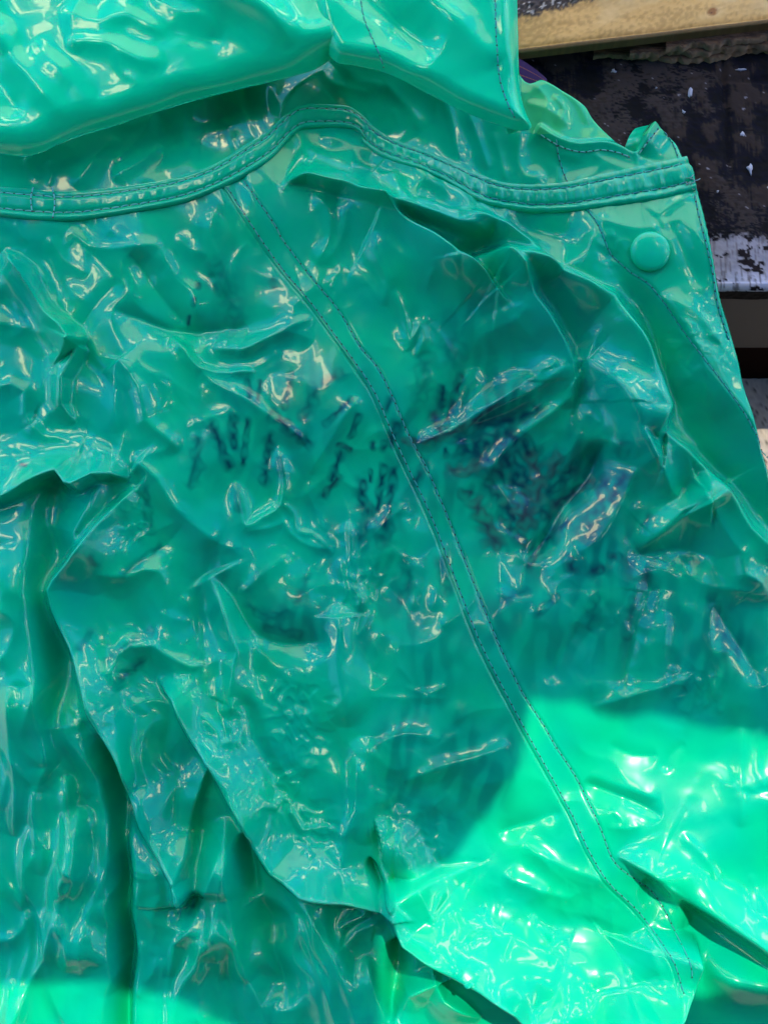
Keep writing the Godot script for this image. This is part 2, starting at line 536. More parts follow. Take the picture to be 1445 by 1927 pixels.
func folds_centre() -> void:
	F(7, 6, 10, 1.2, "440,905 453,966 463,991 493,976 530,950 535,890 520,835")
	F(7, 6, 10, 1.2, "464,1000 510,993 533,983 546,1003 566,1020 596,1033 617,1037")
	F(8, 6, 6, 1.2, "531,950 550,966 560,1000 586,1006 613,1030 626,1047")
	F(11, 8, 8, 1.5, "656,980 659,1033 662,1100 676,1126 674,1158")
	F(11, 8, 8, 1.5, "637,1050 649,1100 649,1127 632,1140")
	F(11, 9, 8, 1.5, "694,1020 672,1050 671,1100")
	F(-9, 10, 10, 3, "648,1000 655,1060 657,1110")
	F(18, 22, 22, 8, "639,1156 643,1232 649,1299 657,1368", 0.03, 0.25)
	F(8, 7, 7, 1.5, "628,1158 632,1146 650,1150 678,1158")
	F(7, 6, 6, 1.2, "703,1140 690,1172 671,1201")
	F(-15, 18, 14, 4, "396,1080 433,1126 470,1180 510,1205 560,1212 622,1210")
	F(6, 5, 13, 1.2, "417,1084 416,1040 430,1032 456,1029")
	F(11, 10, 13, 2, "545,1045 500,1076 450,1118")
	F(7, 20, 7, 1.2, "698,1302 725,1285 748,1246 733,1212")
	F(6, 10, 10, 2, "749,1249 776,1284")
	F(8, 8, 9, 1.2, "760,1290 802,1304 843,1290")
	F(6, 7, 7, 1.2, "802,1303 804,1324")
	F(5, 6, 12, 1.2, "699,1310 789,1312 840,1316")
	F(7, 6, 9, 1.2, "582,903 580,930 592,960 598,985 617,1002")
	F(10, 8, 9, 1.5, "764,945 735,976 699,1012")
	F(8, 8, 9, 1.5, "740,948 715,985 690,1000")
	F(13, 15, 12, 2, "1000,702 930,758 857,806 780,834")
	F(10, 10, 16, 2, "1050,680 990,716 930,750 880,782")
	F(10, 10, 16, 2, "680,748 639,799 584,893")
	F(9, 9, 12, 2, "720,838 690,845 640,842")
	F(6, 6, 6, 1.2, "556,592 552,575 565,564 571,581")
	F(11, 8, 13, 2, "592,597 560,612 510,635 455,655 398,651")
	F(10, 10, 14, 2, "590,640 540,628 480,645 440,670")
	F(12, 20, 18, 4, "530,660 470,690 430,690")
	F(15, 12, 22, 3, "534,364 545,345 595,340")
	F(18, 18, 13, 2, "590,368 616,396 623,436 618,463 598,498")
	F(11, 10, 15, 2, "646,378 649,416 639,463 611,498")
	F(9, 8, 9, 2, "611,538 628,522 622,548")
	F(11, 14, 20, 3, "706,440 713,496 729,529 720,578")
	F(7, 6, 9, 1.2, "742,546 762,595 772,642 789,612 799,635 780,674")
	F(9, 12, 14, 2, "812,510 802,559 822,601")
	F(11, 22, 20, 4, "900,640 930,620 960,610 990,580")
	F(10, 16, 16, 3, "960,600 1000,640 1010,660")
	F(15, 22, 18, 3, "1075,690 1010,725 940,765 870,812")
	F(13, 18, 18, 3, "1082,742 1020,790 950,850 915,905")
	F(-19, 16, 22, 3, "1140,828 1112,891 1068,954 996,1062")
	F(9, 20, 22, 3, "1192,878 1165,950 1140,1000 1088,1042")
	F(8, 8, 14, 1.5, "1095,806 1077,846 1041,873 1045,905")
	F(10, 10, 14, 2, "1140,820 1130,873 1090,929")
	F(9, 9, 12, 2, "1088,765 1110,780 1130,800")
	F(8, 10, 12, 2, "860,890 900,888 940,866")
	F(9, 10, 14, 2, "935,905 965,960 975,1000")
	F(-9, 12, 12, 3, "870,720 850,760 825,810")
	F(8, 10, 12, 2, "905,690 880,730 860,790")
	F(9, 14, 14, 3, "830,1180 870,1150 900,1120")
	F(7, 8, 10, 1.5, "720,1180 708,1210 712,1240 700,1260")
	F(8, 12, 14, 2, "760,1050 780,1100 775,1150")
	F(8, 12, 14, 2, "820,1030 830,1090 810,1150")
	F(6, 8, 10, 1.5, "850,1360 900,1335 960,1330")
	F(7, 10, 12, 2, "700,1400 760,1380 830,1390")
	F(8, 14, 14, 2, "760,1470 830,1440 900,1420 960,1400")
	F(8, 12, 12, 2, "800,1560 815,1520 850,1490")
	F(9, 8, 8, 1.5, "778,1570 795,1560 808,1572")
	F(9, 8, 8, 1.5, "780,1590 800,1580 812,1590")
	F(10, 7, 9, 1.5, "808,1630 825,1590 832,1625")
	F(9, 12, 10, 2, "490,1270 515,1310 540,1335")
	F(9, 12, 14, 2, "470,1200 490,1235 480,1262")
	# fan of soft folds, right
	F(-11, 14, 20, 3, "1215,1079 1220,1114 1193,1177 1184,1244 1175,1310")
	F(-9, 12, 14, 3, "1121,1114 1138,1140 1153,1172")
	F(-12, 14, 16, 3, "1342,1140 1370,1180 1389,1212 1440,1290")
	F(9, 16, 16, 3, "1345,1132 1336,1190 1332,1260 1345,1320")
	F(-9, 20, 20, 4, "1090,1172 1050,1244 1030,1290")
	F(8, 7, 7, 1.5, "1112,1112 1100,1140 1106,1152")
	F(9, 16, 18, 3, "1250,1150 1245,1230 1260,1310")
	F(8, 16, 16, 3, "1130,1180 1110,1250 1115,1310")
	F(10, 14, 14, 2, "930,1110 980,1130 1005,1120")
	F(8, 10, 12, 2, "1110,1330 1180,1310 1250,1290 1300,1270")
	F(9, 9, 9, 2, "1280,1275 1300,1290 1318,1310 1330,1335")
	F(8, 8, 8, 2, "1320,1275 1305,1300 1310,1330")
	F(8, 8, 8, 2, "1355,1300 1350,1330 1360,1345")

func folds_bottom() -> void:
	F(17, 16, 24, 3, "18,1290 32,1400 28,1500 22,1580")
	F(16, 14, 22, 3, "124,1460 132,1560 122,1660 118,1760")
	F(15, 18, 16, 3, "150,1520 142,1620 138,1720 128,1830")
	F(16, 14, 24, 3, "206,1690 200,1780 208,1880")
	F(17, 16, 26, 3, "262,1480 296,1570 318,1650")
	F(16, 16, 24, 3, "420,1540 425,1640 440,1740 470,1850")
	F(17, 18, 22, 3, "556,1720 590,1800 622,1880 650,1960")
	F(15, 16, 20, 3, "300,1800 318,1880 322,1960")
	F(15, 14, 20, 3, "380,1760 372,1840 380,1940")
	F(-72, 16, 40, 5, "186,1370 212,1440 226,1510 231,1580 233,1650 235,1720 236,1800 230,1860 228,1960", 0.2, 0.0)
	F(21, 20, 25, 4, "164,1314 154,1367 168,1431 185,1468 188,1508 201,1575 198,1632 188,1676 158,1767 155,1840")
	F(14, 12, 16, 3, "70,1285 80,1340 93,1410 90,1445 66,1490")
	F(14, 20, 20, 4, "70,1478 64,1515 67,1565 79,1599 77,1650")
	F(-13, 10, 10, 2, "116,1434 74,1482")
	F(15, 12, 20, 2, "52,1555 42,1599 40,1683 33,1722")
	F(14, 15, 15, 3, "-30,1780 0,1777 23,1773 44,1747 52,1712")
	F(18, 18, 18, 3, "108,1708 87,1790 60,1847 27,1920 10,1970", 0.15, 0.0)
	F(10, 9, 10, 1.2, "112,1618 148,1649 122,1678 114,1620")
	F(12, 12, 16, 3, "20,1412 13,1465 -5,1530")
	F(-9, 8, 8, 2, "143,1495 160,1510 177,1498")
	F(13, 14, 9, 2, "234,1815 201,1861 190,1940", 0.1, 0.0)
	F(10, 14, 14, 3, "116,1855 110,1900 104,1960")
	F(10, 12, 14, 3, "136,1848 131,1900 128,1960")
	F(12, 14, 14, 3, "20,1845 14,1890 10,1960")
	F(10, 20, 20, 4, "180,1690 176,1760 185,1820")
	F(24, 14, 38, 2, "392,1420 379,1488 363,1542 352,1606 332,1648 344,1668 342,1712", 0.2, 0.03)
	F(9, 8, 13, 2, "242,1656 265,1700 292,1733 340,1752")
	F(7, 6, 6, 1.2, "246,1634 275,1640 308,1636")
	F(7, 6, 6, 1.2, "246,1646 275,1650 305,1644")
	F(-34, 28, 25, 6, "384,1500 374,1570 366,1640 358,1700 343,1748")
	F(46, 95, 14, 4, "300,1285 330,1315 349,1350 386,1413 420,1468 453,1532 480,1585 514,1633 568,1668 615,1677 682,1690 735,1702", 0.15, 0.03)
	F(15, 30, 11, 2, "672,1420 672,1481 670,1522 649,1575 645,1632")
	F(11, 8, 13, 1.5, "649,1574 622,1559 595,1559 568,1562 558,1542 546,1508")
	F(10, 8, 9, 1.5, "450,1335 457,1364 450,1406")
	F(11, 10, 11, 2, "467,1459 494,1498 526,1524")
	F(11, 8, 10, 1.5, "383,1338 414,1374 420,1394 437,1391 437,1347 446,1308")
	F(16, 14, 27, 6, "690,1380 692,1450 690,1520 684,1592")
	F(12, 22, 40, 5, "700,1630 705,1560 716,1510 734,1496 748,1500")
	F(8, 8, 8, 1.5, "745,1510 752,1560 756,1620")
	F(-52, 8, 15, 2, "694,1612 716,1656 731,1694", 0.3, 0.02)
	F(74, 150, 13, 5, "727,1655 736,1695 757,1750 800,1777 829,1793 860,1812 896,1830 958,1870 989,1906 1015,1924 1100,1928 1195,1926 1238,1905 1264,1880 1284,1845 1299,1800 1306,1760", 0.03, 0.06)
	F(40, 140, 17, 5, "1160,1608 1215,1638 1293,1688 1370,1742 1450,1790 1530,1835", 0.12, 0.0)
	F(-22, 18, 50, 8, "1205,1665 1270,1702 1340,1762 1400,1802 1480,1845", 0.2, 0.0)
	F(24, 12, 50, 4, "1230,1655 1272,1695 1304,1750", 0.2, 0.2)
	F(36, 25, 25, 12, "1325,1822 1390,1838 1450,1845 1530,1850", 0.3, 0.0)
	F(36, 12, 90, 3, "742,1930 748,1885 765,1855 800,1838 820,1832 835,1862 870,1890 905,1920", 0.05, 0.1)
	F(8, 8, 8, 1.5, "790,1850 815,1875 840,1900")
	F(-56, 22, 22, 8, "750,1765 749,1820 744,1870 740,1960", 0.1, 0.0)
	F(-27, 20, 25, 6, "490,1690 510,1750 522,1820 542,1905")
	F(26, 35, 45, 3, "531,1649 588,1723 622,1777 642,1824 665,1874 688,1945", 0.15, 0.0)
	F(26, 16, 50, 3, "688,1795 709,1851 738,1925", 0.2, 0.0)
	F(14, 10, 17, 2, "692,1696 682,1720 645,1743 642,1777 675,1750 706,1736 722,1752")
	F(-37, 14, 20, 4, "462,1565 474,1620 483,1690")
	F(21, 22, 30, 5, "458,1568 432,1598 415,1650 405,1720 395,1810")
	F(12, 10, 20, 2, "410,1730 440,1777 450,1814 491,1901 500,1960")
	F(12, 10, 14, 2, "416,1593 389,1659 369,1716 352,1752 329,1777 322,1840")
	F(11, 20, 20, 4, "406,1724 373,1800 336,1886 320,1960")
	F(9, 8, 10, 1.5, "296,1746 285,1775 290,1800")
	F(12, 14, 14, 3, "262,1770 270,1820 262,1880")
	F(9, 10, 12, 2, "300,1780 290,1830 268,1850")
	F(10, 14, 18, 3, "250,1870 290,1885 325,1870")
	F(9, 16, 16, 3, "575,1850 600,1890 605,1960")
	F(8, 12, 12, 2, "420,1850 430,1900 428,1960")
	# dents in the sunlit sleeve
	F(-14.9, 12, 14, 3, "1292,1400 1262,1425 1255,1457")
	F(-13.4, 12, 13, 3, "1146,1400 1195,1421 1238,1422")
	F(-19.4, 14, 22, 3, "1100,1473 1179,1504 1243,1537")
	F(8.4, 10, 16, 3, "1110,1455 1180,1484 1240,1505")
	F(-16.3, 16, 17, 4, "935,1572 1009,1545 1057,1529")
	F(12.1, 16, 15, 3, "987,1591 1081,1638 1145,1660")
	F(14.9, 14, 17, 3, "948,1648 990,1668 1071,1690 1092,1678")
	F(12.1, 10, 13, 2, "1153,1700 1153,1740 1155,1772")
	F(11.1, 10, 12, 2, "1108,1660 1118,1710 1112,1740")
	F(12.1, 12, 15, 3, "1002,1722 1015,1750 1032,1774")
	F(11.1, 12, 14, 3, "962,1755 945,1775 940,1790")
	F(12.1, 8, 9, 2, "783,1652 800,1690 812,1717")
	F(11.1, 8, 9, 2, "832,1668 815,1700 806,1722")
	F(11.1, 14, 14, 3, "845,1705 860,1730 850,1755")
	F(11.1, 12, 14, 3, "870,1760 900,1750 922,1755")
	F(12.1, 12, 13, 3, "1240,1740 1222,1780 1235,1820")
	F(8.4, 16, 16, 3, "1396,1370 1394,1450 1391,1555")
	F(10.2, 14, 15, 2, "1280,1560 1334,1628 1340,1650")
	F(9.3, 14, 14, 3, "1432,1370 1425,1450 1440,1480")
	F(-13.4, 16, 20, 4, "1380,1470 1410,1490 1460,1485")
	F(9.3, 12, 14, 3, "1410,1640 1420,1690 1415,1710")
	F(9.3, 14, 12, 2, "1148,1520 1170,1545 1160,1560")
	F(9.3, 10, 10, 2, "1140,1555 1180,1558 1205,1552")
	F(-17.8, 20, 20, 4, "1100,1860 1180,1850 1230,1820")

func stains(rough: FastNoiseLite, cloudy: FastNoiseLite) -> void:
	var K := func(a: float, w: float, p: float, text: String) -> void:
		field.stain(minf(1.0, a * (1.2 if w < 60.0 else 1.1)), w * (1.5 if w < 60.0 else 1.0), p * 0.7, line_of(text), rough, cloudy)
	K.call(0.9, 5, 0.2, "373,533 373,537"); K.call(0.9, 4, 0.0, "366,560 364,572"); K.call(0.9, 4, 0.0, "355,594 352,606")
	K.call(0.5, 6, 0.7, "513,526 516,540"); K.call(0.5, 8, 0.0, "398,515 405,540"); K.call(0.4, 14, 0.0, "410,500 430,560 440,590")
	K.call(0.7, 6, 0.1, "466,716 470,746"); K.call(0.7, 4, 0.0, "490,716 484,758"); K.call(0.7, 6, 0.0, "548,705 534,768")
	K.call(0.6, 12, 0.0, "592,738 572,785"); K.call(0.9, 9, 0.0, "516,782 578,832"); K.call(0.8, 5, 0.0, "660,753 613,797")
	K.call(0.9, 6, 0.1, "674,782 660,820"); K.call(0.8, 8, 0.0, "438,786 441,842"); K.call(0.8, 8, 0.0, "400,800 416,838 432,878")
	K.call(0.95, 5, 0.0, "466,792 457,870"); K.call(0.75, 8, 0.0, "508,820 497,905"); K.call(0.6, 6, 0.0, "526,862 530,892")
	K.call(0.6, 8, 0.0, "374,826 372,860 360,912"); K.call(0.9, 5, 0.3, "637,836 660,844"); K.call(0.8, 7, 0.1, "640,853 624,904")
	K.call(0.8, 6, 0.3, "636,898 608,932"); K.call(0.95, 5, 0.1, "702,834 701,842"); K.call(0.95, 6, 0.1, "725,834 722,842")
	K.call(0.95, 5, 0.0, "738,815 737,838"); K.call(0.85, 7, 0.1, "722,878 710,962"); K.call(0.85, 8, 0.1, "742,884 724,990")
	K.call(0.8, 10, 0.1, "684,906 680,940 690,962"); K.call(0.8, 4, 0.0, "698,886 696,905"); K.call(0.85, 6, 0.8, "762,830 790,830 826,822")
	K.call(0.8, 5, 0.9, "822,824 870,805 932,764"); K.call(0.85, 8, 0.5, "817,780 829,812"); K.call(0.8, 8, 0.1, "834,728 832,762")
	K.call(0.8, 7, 0.2, "868,708 838,802"); K.call(0.45, 16, 0.0, "800,676 794,740"); K.call(0.4, 18, 0.0, "852,650 852,668")
	K.call(0.7, 6, 0.1, "735,752 728,770"); K.call(0.8, 9, 0.0, "746,800 738,826"); K.call(0.8, 5, 0.0, "838,845 840,855")
	K.call(0.7, 10, 0.9, "850,884 880,886 906,868"); K.call(0.7, 7, 0.2, "801,872 783,905"); K.call(0.75, 10, 0.4, "872,930 888,926")
	K.call(0.9, 20, 0.1, "880,846 910,832 944,828"); K.call(0.95, 18, 0.1, "950,862 990,902"); K.call(0.9, 20, 0.0, "955,815 995,850")
	K.call(0.85, 17, 0.1, "867,827 916,866"); K.call(0.8, 10, 0.2, "924,912 946,940 969,976"); K.call(0.75, 15, 0.7, "898,952 936,1024")
	K.call(0.8, 13, 1.0, "1001,862 1015,900 1012,938"); K.call(0.9, 25, 1.0, "985,935 990,975"); K.call(0.7, 10, 0.9, "1052,858 1042,890")
	K.call(0.85, 10, 0.4, "1048,950 1080,930 1114,908"); K.call(0.75, 10, 0.5, "1142,905 1132,940"); K.call(0.75, 13, 0.8, "1172,896 1152,940")
	K.call(0.7, 14, 0.8, "1128,958 1100,1010"); K.call(0.55, 10, 0.4, "1165,835 1168,850"); K.call(0.5, 6, 0.0, "1218,972 1210,990")
	K.call(0.8, 10, 0.3, "1070,1052 1075,1070"); K.call(0.85, 10, 0.2, "1114,1073 1130,1070"); K.call(0.7, 7, 0.2, "1150,1047 1164,1047")
	K.call(0.5, 8, 0.0, "1292,1054 1312,1058"); K.call(0.8, 7, 0.0, "996,1066 1030,1020 1070,982"); K.call(0.6, 7, 0.0, "1012,1156 1047,1121")
	K.call(0.5, 7, 0.0, "950,1128 990,1112"); K.call(0.4, 12, 0.6, "1184,1062 1186,1082"); K.call(0.6, 8, 0.3, "1215,1075 1216,1105")
	K.call(0.5, 8, 0.0, "276,920 279,960 283,1000"); K.call(0.5, 6, 0.9, "182,1048 186,1060"); K.call(0.5, 6, 0.0, "172,1190 155,1218")
	K.call(0.6, 8, 0.1, "230,1275 264,1247"); K.call(0.5, 6, 0.0, "236,1080 270,1052 300,1030"); K.call(0.4, 7, 0.0, "205,1240 240,1212 288,1188")
	K.call(0.9, 4, 0.0, "43,874 50,876"); K.call(0.5, 9, 0.0, "368,850 376,880 366,905"); K.call(0.5, 7, 0.0, "445,920 450,960")
	K.call(0.8, 12, 0.1, "905,795 960,790 1010,770"); K.call(0.8, 16, 0.0, "930,870 960,905 985,915"); K.call(0.7, 14, 0.2, "1020,960 1050,985 1040,1010")
	K.call(0.75, 12, 0.3, "950,985 975,1010 1000,1030"); K.call(0.7, 10, 0.0, "1080,880 1060,905 1035,925"); K.call(0.6, 16, 0.1, "700,960 730,990 720,1010")
	K.call(0.6, 9, 0.0, "612,720 640,705"); K.call(0.6, 10, 0.0, "690,985 676,1015"); K.call(0.5, 10, 0.0, "760,1050 770,1100 755,1130")
	K.call(0.5, 9, 0.0, "830,1060 845,1110"); K.call(0.5, 10, 0.0, "1120,1130 1110,1180"); K.call(0.5, 9, 0.0, "1190,1130 1180,1200"); K.call(0.5, 10, 0.0, "1340,1130 1360,1180 1390,1230")
	K.call(0.5, 9, 0.0, "470,1140 500,1160 540,1150"); K.call(0.5, 9, 0.0, "500,1180 560,1195"); K.call(0.45, 9, 0.0, "575,1090 560,1130")
	# wide, weak: the dark lining lies close under the sheet here
	K.call(0.42, 150, 0.1, "900,860 1000,900 1080,930"); K.call(0.3, 130, 0.0, "720,1090 790,1150 850,1200"); K.call(0.36, 110, 0.0, "780,1430 850,1470 900,1440")
	K.call(0.3, 140, 0.05, "1050,1180 1200,1160 1330,1210"); K.call(0.22, 110, 0.0, "440,820 560,840"); K.call(0.3, 90, 0.0, "480,1120 560,1170")
	K.call(0.2, 90, 0.0, "410,480 440,560"); K.call(0.2, 120, 0.0, "300,1480 260,1580"); K.call(0.16, 120, 0.0, "560,700 680,780")
	K.call(0.22, 100, 0.0, "860,600 900,680"); K.call(0.22, 60, 0.0, "690,1740 740,1780"); K.call(0.22, 80, 0.0, "1330,1240 1420,1230")

# base colours of the sheet, linear
static func shade(d: float, p: float, base: Color) -> Color:
	var dark := Color(0.0, 0.03, 0.06).lerp(Color(0.055, 0.035, 0.05), clampf(p, 0.0, 1.0) * 0.8)
	return base.lerp(dark, clampf(d, 0.0, 1.0) * 0.92)

func lift(text: String, h: float) -> PackedVector2Array:
	# where an edge that lies h above the coat stands
	var out := PackedVector2Array()
	for p in pts(text):
		out.append(Vector2(CX, CY) + (p - Vector2(CX, CY)) * (1.0 - h / 2510.0))
	return out

func over(line: PackedVector2Array, height: Callable) -> PackedVector3Array:
	# a line laid over the cloth: x, y and the height there
	var out := PackedVector3Array()
	for p in even(curve(line, 6.0), 2.0):
		out.append(Vector3(p.x, p.y, height.call(p.x, p.y)))
	return out

func thread_mesh(fine: PackedVector3Array, pitch: float, long: float, rad: float, s: int, yarn := Color(0.02, 0.34, 0.31)) -> ArrayMesh:
	var rng := RandomNumberGenerator.new()
	rng.seed = s
	var st := SurfaceTool.new()
	st.begin(Mesh.PRIMITIVE_TRIANGLES)
	var step := int(pitch / 2.0)
	var run := maxi(2, int(long / 2.0))
	var i := 1
	while i + run < fine.size():
		var rings := 6
		var from := Vector2(fine[i].x, fine[i].y)
		var to := Vector2(fine[i + run].x, fine[i + run].y)
		var turn := (to - from).normalized().rotated(rng.randf_range(-0.1, 0.1))
		var mid := (from + to) * 0.5
		var half := from.distance_to(to) * 0.5
		var ring_pts: Array[PackedVector3Array] = []
		var ring_n: Array[PackedVector3Array] = []
		for r in rings:
			var u := float(r) / (rings - 1)
			var c := mid + turn * (u * 2.0 - 1.0) * half
			var arch := sin(u * PI)
			var h: float = fine[i + int(round(u * run))].z + (arch - 0.55) * rad * 1.6
			var rr := rad * (0.45 + 0.55 * sqrt(arch))
			var across := Vector2(-turn.y, turn.x)
			var P := PackedVector3Array()
			var Q := PackedVector3Array()
			for q in 6:
				var a := q * TAU / 6.0
				var o := across * cos(a) * rr
				P.append(loc(c.x + o.x, c.y + o.y, h + sin(a) * rr))
				Q.append(Vector3(across.x * cos(a), sin(a), across.y * cos(a)))
			ring_pts.append(P)
			ring_n.append(Q)
		for r in rings - 1:
			for q in 6:
				var w := (q + 1) % 6
				for c in [[r, q], [r, w], [r + 1, w], [r, q], [r + 1, w], [r + 1, q]]:
					st.set_color(yarn)
					st.set_normal(ring_n[c[0]][c[1]])
					st.add_vertex(ring_pts[c[0]][c[1]])
		# the needle hole after the stitch
		var k := mini(i + run + maxi(1, (step - run) / 2), fine.size() - 1)
		var hole := fine[k]
		for q in 6:
			var a0 := q * TAU / 6.0
			var a1 := (q + 1) * TAU / 6.0
			for w: Vector2 in [Vector2.ZERO, Vector2(cos(a0), sin(a0)), Vector2(cos(a1), sin(a1))]:
				st.set_color(Color(0.0, 0.03, 0.03))
				st.set_normal(Vector3.UP)
				st.add_vertex(loc(hole.x + w.x * rad * 1.5, hole.y + w.y * rad * 1.5, hole.z - 0.5))
		i += step
	return st.commit()

# the folded strip at the neck: raised, gathered, with a lip along its lower edge
func band_height(s: float, v: float, base: float, gather: FastNoiseLite, amount: float) -> float:
	var body := 5.0 * pow(sin(clampf(v / 0.8, 0.0, 1.0) * PI), 0.6)
	var lip := 6.5 * (1.0 - pow(absf((v - 0.88) / 0.12), 2.0)) if v > 0.76 else 0.0
	var puff := maxf(body if v < 0.8 else 0.0, maxf(lip, 0.0))
	var g := gather.get_noise_2d(s, v * 14.0) * amount * (0.4 + 0.6 * sin(clampf(v, 0.0, 1.0) * PI))
	return base + puff + g - (3.0 * exp(-pow((v - 0.2) / 0.05, 2.0)) + 3.0 * exp(-pow((v - 0.72) / 0.05, 2.0)))

func band(top_text: String, bot_text: String, lift_by: float, amount: float, s: int, base: Color, mat: Material, thread: Material, root: Node) -> void:
	var gather := noise(0.042, s)
	gather.domain_warp_enabled = true
	gather.domain_warp_amplitude = 12.0
	gather.domain_warp_frequency = 0.02
	var n := 420
	var top := curve(line_of(top_text), 4.0)
	var bot := curve(line_of(bot_text), 4.0)
	var lt := [0.0]
	var lb := [0.0]
	for i in top.size() - 1:
		lt.append(lt[i] + top[i].distance_to(top[i + 1]))
	for i in bot.size() - 1:
		lb.append(lb[i] + bot[i].distance_to(bot[i + 1]))
	var at := func(line: PackedVector2Array, l: Array, u: float) -> Vector2:
		var want: float = u * float(l[-1])
		var k: int = clampi(l.bsearch(want) - 1, 0, line.size() - 2)
		return line[k].lerp(line[k + 1], (want - l[k]) / maxf(1e-4, l[k + 1] - l[k]))
	var m := 20
	var raw_t := PackedFloat32Array()
	var raw_b := PackedFloat32Array()
	for i in n + 1:
		var a: Vector2 = at.call(top, lt, float(i) / n)
		var b: Vector2 = at.call(bot, lb, float(i) / n)
		var q := a.lerp(b, 0.25)
		raw_t.append(field.sample(q.x, q.y))
		q = a.lerp(b, 0.85)
		raw_b.append(field.sample(q.x, q.y))
	var V: Array[PackedVector3Array] = []
	var lines := {0.2: PackedVector3Array(), 0.72: PackedVector3Array()}
	for i in n + 1:
		var u := float(i) / n
		var a: Vector2 = at.call(top, lt, u)
		var b: Vector2 = at.call(bot, lb, u)
		var bt := 0.0
		var bb := 0.0
		for w in range(-14, 15):
			bt += raw_t[clampi(i + w, 0, n)] / 29.0
			bb += raw_b[clampi(i + w, 0, n)] / 29.0
		bt = maxf(bt, raw_t[i] - 6.0)
		bb = maxf(bb, raw_b[i] - 6.0)
		var row := PackedVector3Array()
		for j in m + 3:
			var v := minf(float(j) / m, 1.0)
			var p := a.lerp(b, v)
			var h := band_height(u * float(lt[-1]), v, lerpf(bt, bb, v) + lift_by, gather, amount)
			if j == m + 1:
				h -= 8.0
			elif j == m + 2:
				h -= 22.0
				p -= (b - a).normalized() * 3.0
			row.append(loc(p.x, p.y, h))
		V.append(row)
		for key: float in lines:
			var p := a.lerp(b, key)
			lines[key].append(Vector3(p.x, p.y, band_height(u * float(lt[-1]), key, lerpf(bt, bb, key) + lift_by, gather, amount) + 1.2))
	var st := SurfaceTool.new()
	st.begin(Mesh.PRIMITIVE_TRIANGLES)
	st.set_smooth_group(0)
	for i in n:
		for j in m + 2:
			for c in [[0, 0], [1, 0], [1, 1], [0, 0], [1, 1], [0, 1]]:
				st.set_color(base)
				st.add_vertex(V[i + c[0]][j + c[1]])
	st.index()
	st.generate_normals()
	part("neckband", st.commit(), mat, root)
	for key: float in lines:
		var even_line := PackedVector3Array()
		var along := 0.0
		for i in n:
			var l: float = Vector2(lines[key][i].x, lines[key][i].y).distance_to(Vector2(lines[key][i + 1].x, lines[key][i + 1].y))
			while along <= l:
				even_line.append(lines[key][i].lerp(lines[key][i + 1], along / l))
				along += 2.0
			along -= l
		part("stitching", thread_mesh(even_line, 18.0, 15.0, 1.2, s + int(key * 100.0), Color(0.12, 0.55, 0.5) if thread.resource_name == "pale_thread" else Color(0.02, 0.34, 0.31)), thread, root)

func build_hood(root: Node, mat: Material, thread: Material) -> void:
	# two laps of the hood, thrown back: the left one bulges over the collar, the right one lies over it
	var keep := field
	var green := Color(0.0, 0.74, 0.34)  # light coming through the unlined hood is put into this brighter green
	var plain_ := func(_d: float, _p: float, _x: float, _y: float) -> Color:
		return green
	var outline := lift("-90,-160 760,-160 720,-10 690,60 655,92 625,102 590,120 543,134 475,148 410,164 350,181 265,206 200,228 140,246 100,262 70,276 40,284 10,282 -90,272", 105.0)
	outline = curve(outline, 8.0)
	field = Field.new(-100, -130, 770, 345, 3.0)
	field.H.fill(105.0)
	hood_folds_left()
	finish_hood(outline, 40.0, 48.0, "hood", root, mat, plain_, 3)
	var outline_b := lift("590,-160 575,-60 592,40 625,99 665,111 720,123 760,140 830,176 890,205 940,224 978,236 1004,229 990,196 981,151 979,75 977,0 975,-160", 130.0)
	outline_b = curve(outline_b, 8.0)
	field = Field.new(560, -130, 1010, 300, 2.6)
	field.H.fill(130.0)
	hood_folds_right()
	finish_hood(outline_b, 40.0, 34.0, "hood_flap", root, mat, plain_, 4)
	var flap := field
	var hh := func(x: float, y: float) -> float:
		return flap.sample(x, y) + 0.6
	part("stitching", thread_mesh(over(lift("928,-80 931,0 934,94 941,151 957,200 972,222", 130.0), hh), 17.0, 13.0, 1.4, 71), thread, root)
	part("stitching", thread_mesh(over(lift("676,-60 682,20 700,70 722,118", 130.0), hh), 17.0, 12.0, 1.2, 72), thread, root)
	field = keep

func hood_folds_left() -> void:
	F(23.4, 90, 60, 14, "330,-40 420,20 500,60 580,100 640,105", 0.3, 0.05)
	F(14.4, 30, 40, 6, "360,-10 440,45 520,85 560,128")
	F(9.9, 14, 18, 3, "300,30 350,60 400,75 430,105")
	F(-9.0, 24, 24, 6, "330,90 380,110 440,112")
	F(8.1, 16, 16, 4, "140,60 210,80 260,70 330,100")
	F(8.1, 14, 14, 3, "150,120 220,120 280,150 330,150")
	F(9.0, 20, 26, 6, "20,70 60,150 110,210 150,240")
	F(-10.8, 20, 20, 6, "-20,90 30,190 70,250")
	F(9.9, 22, 22, 6, "90,110 150,180 200,220")
	F(7.2, 14, 14, 3, "180,30 160,80 170,140")
	F(7.2, 14, 14, 3, "240,130 250,170 290,190")
	F(9.0, 20, 20, 6, "0,-20 20,60 40,140")
	F(7.2, 12, 12, 3, "460,95 480,115 495,135")

func hood_folds_right() -> void:
	F(-12.6, 50, 50, 14, "640,-20 690,40 740,90 820,150", 0.3, 0.2)
	F(10.8, 40, 40, 12, "760,-40 800,40 870,110 930,170")
	F(6.3, 9, 12, 3, "925,-100 931,0 936,94 943,151 962,206 980,228", 0.02, 0.02)
	F(7.2, 30, 40, 8, "630,40 680,80 740,105")

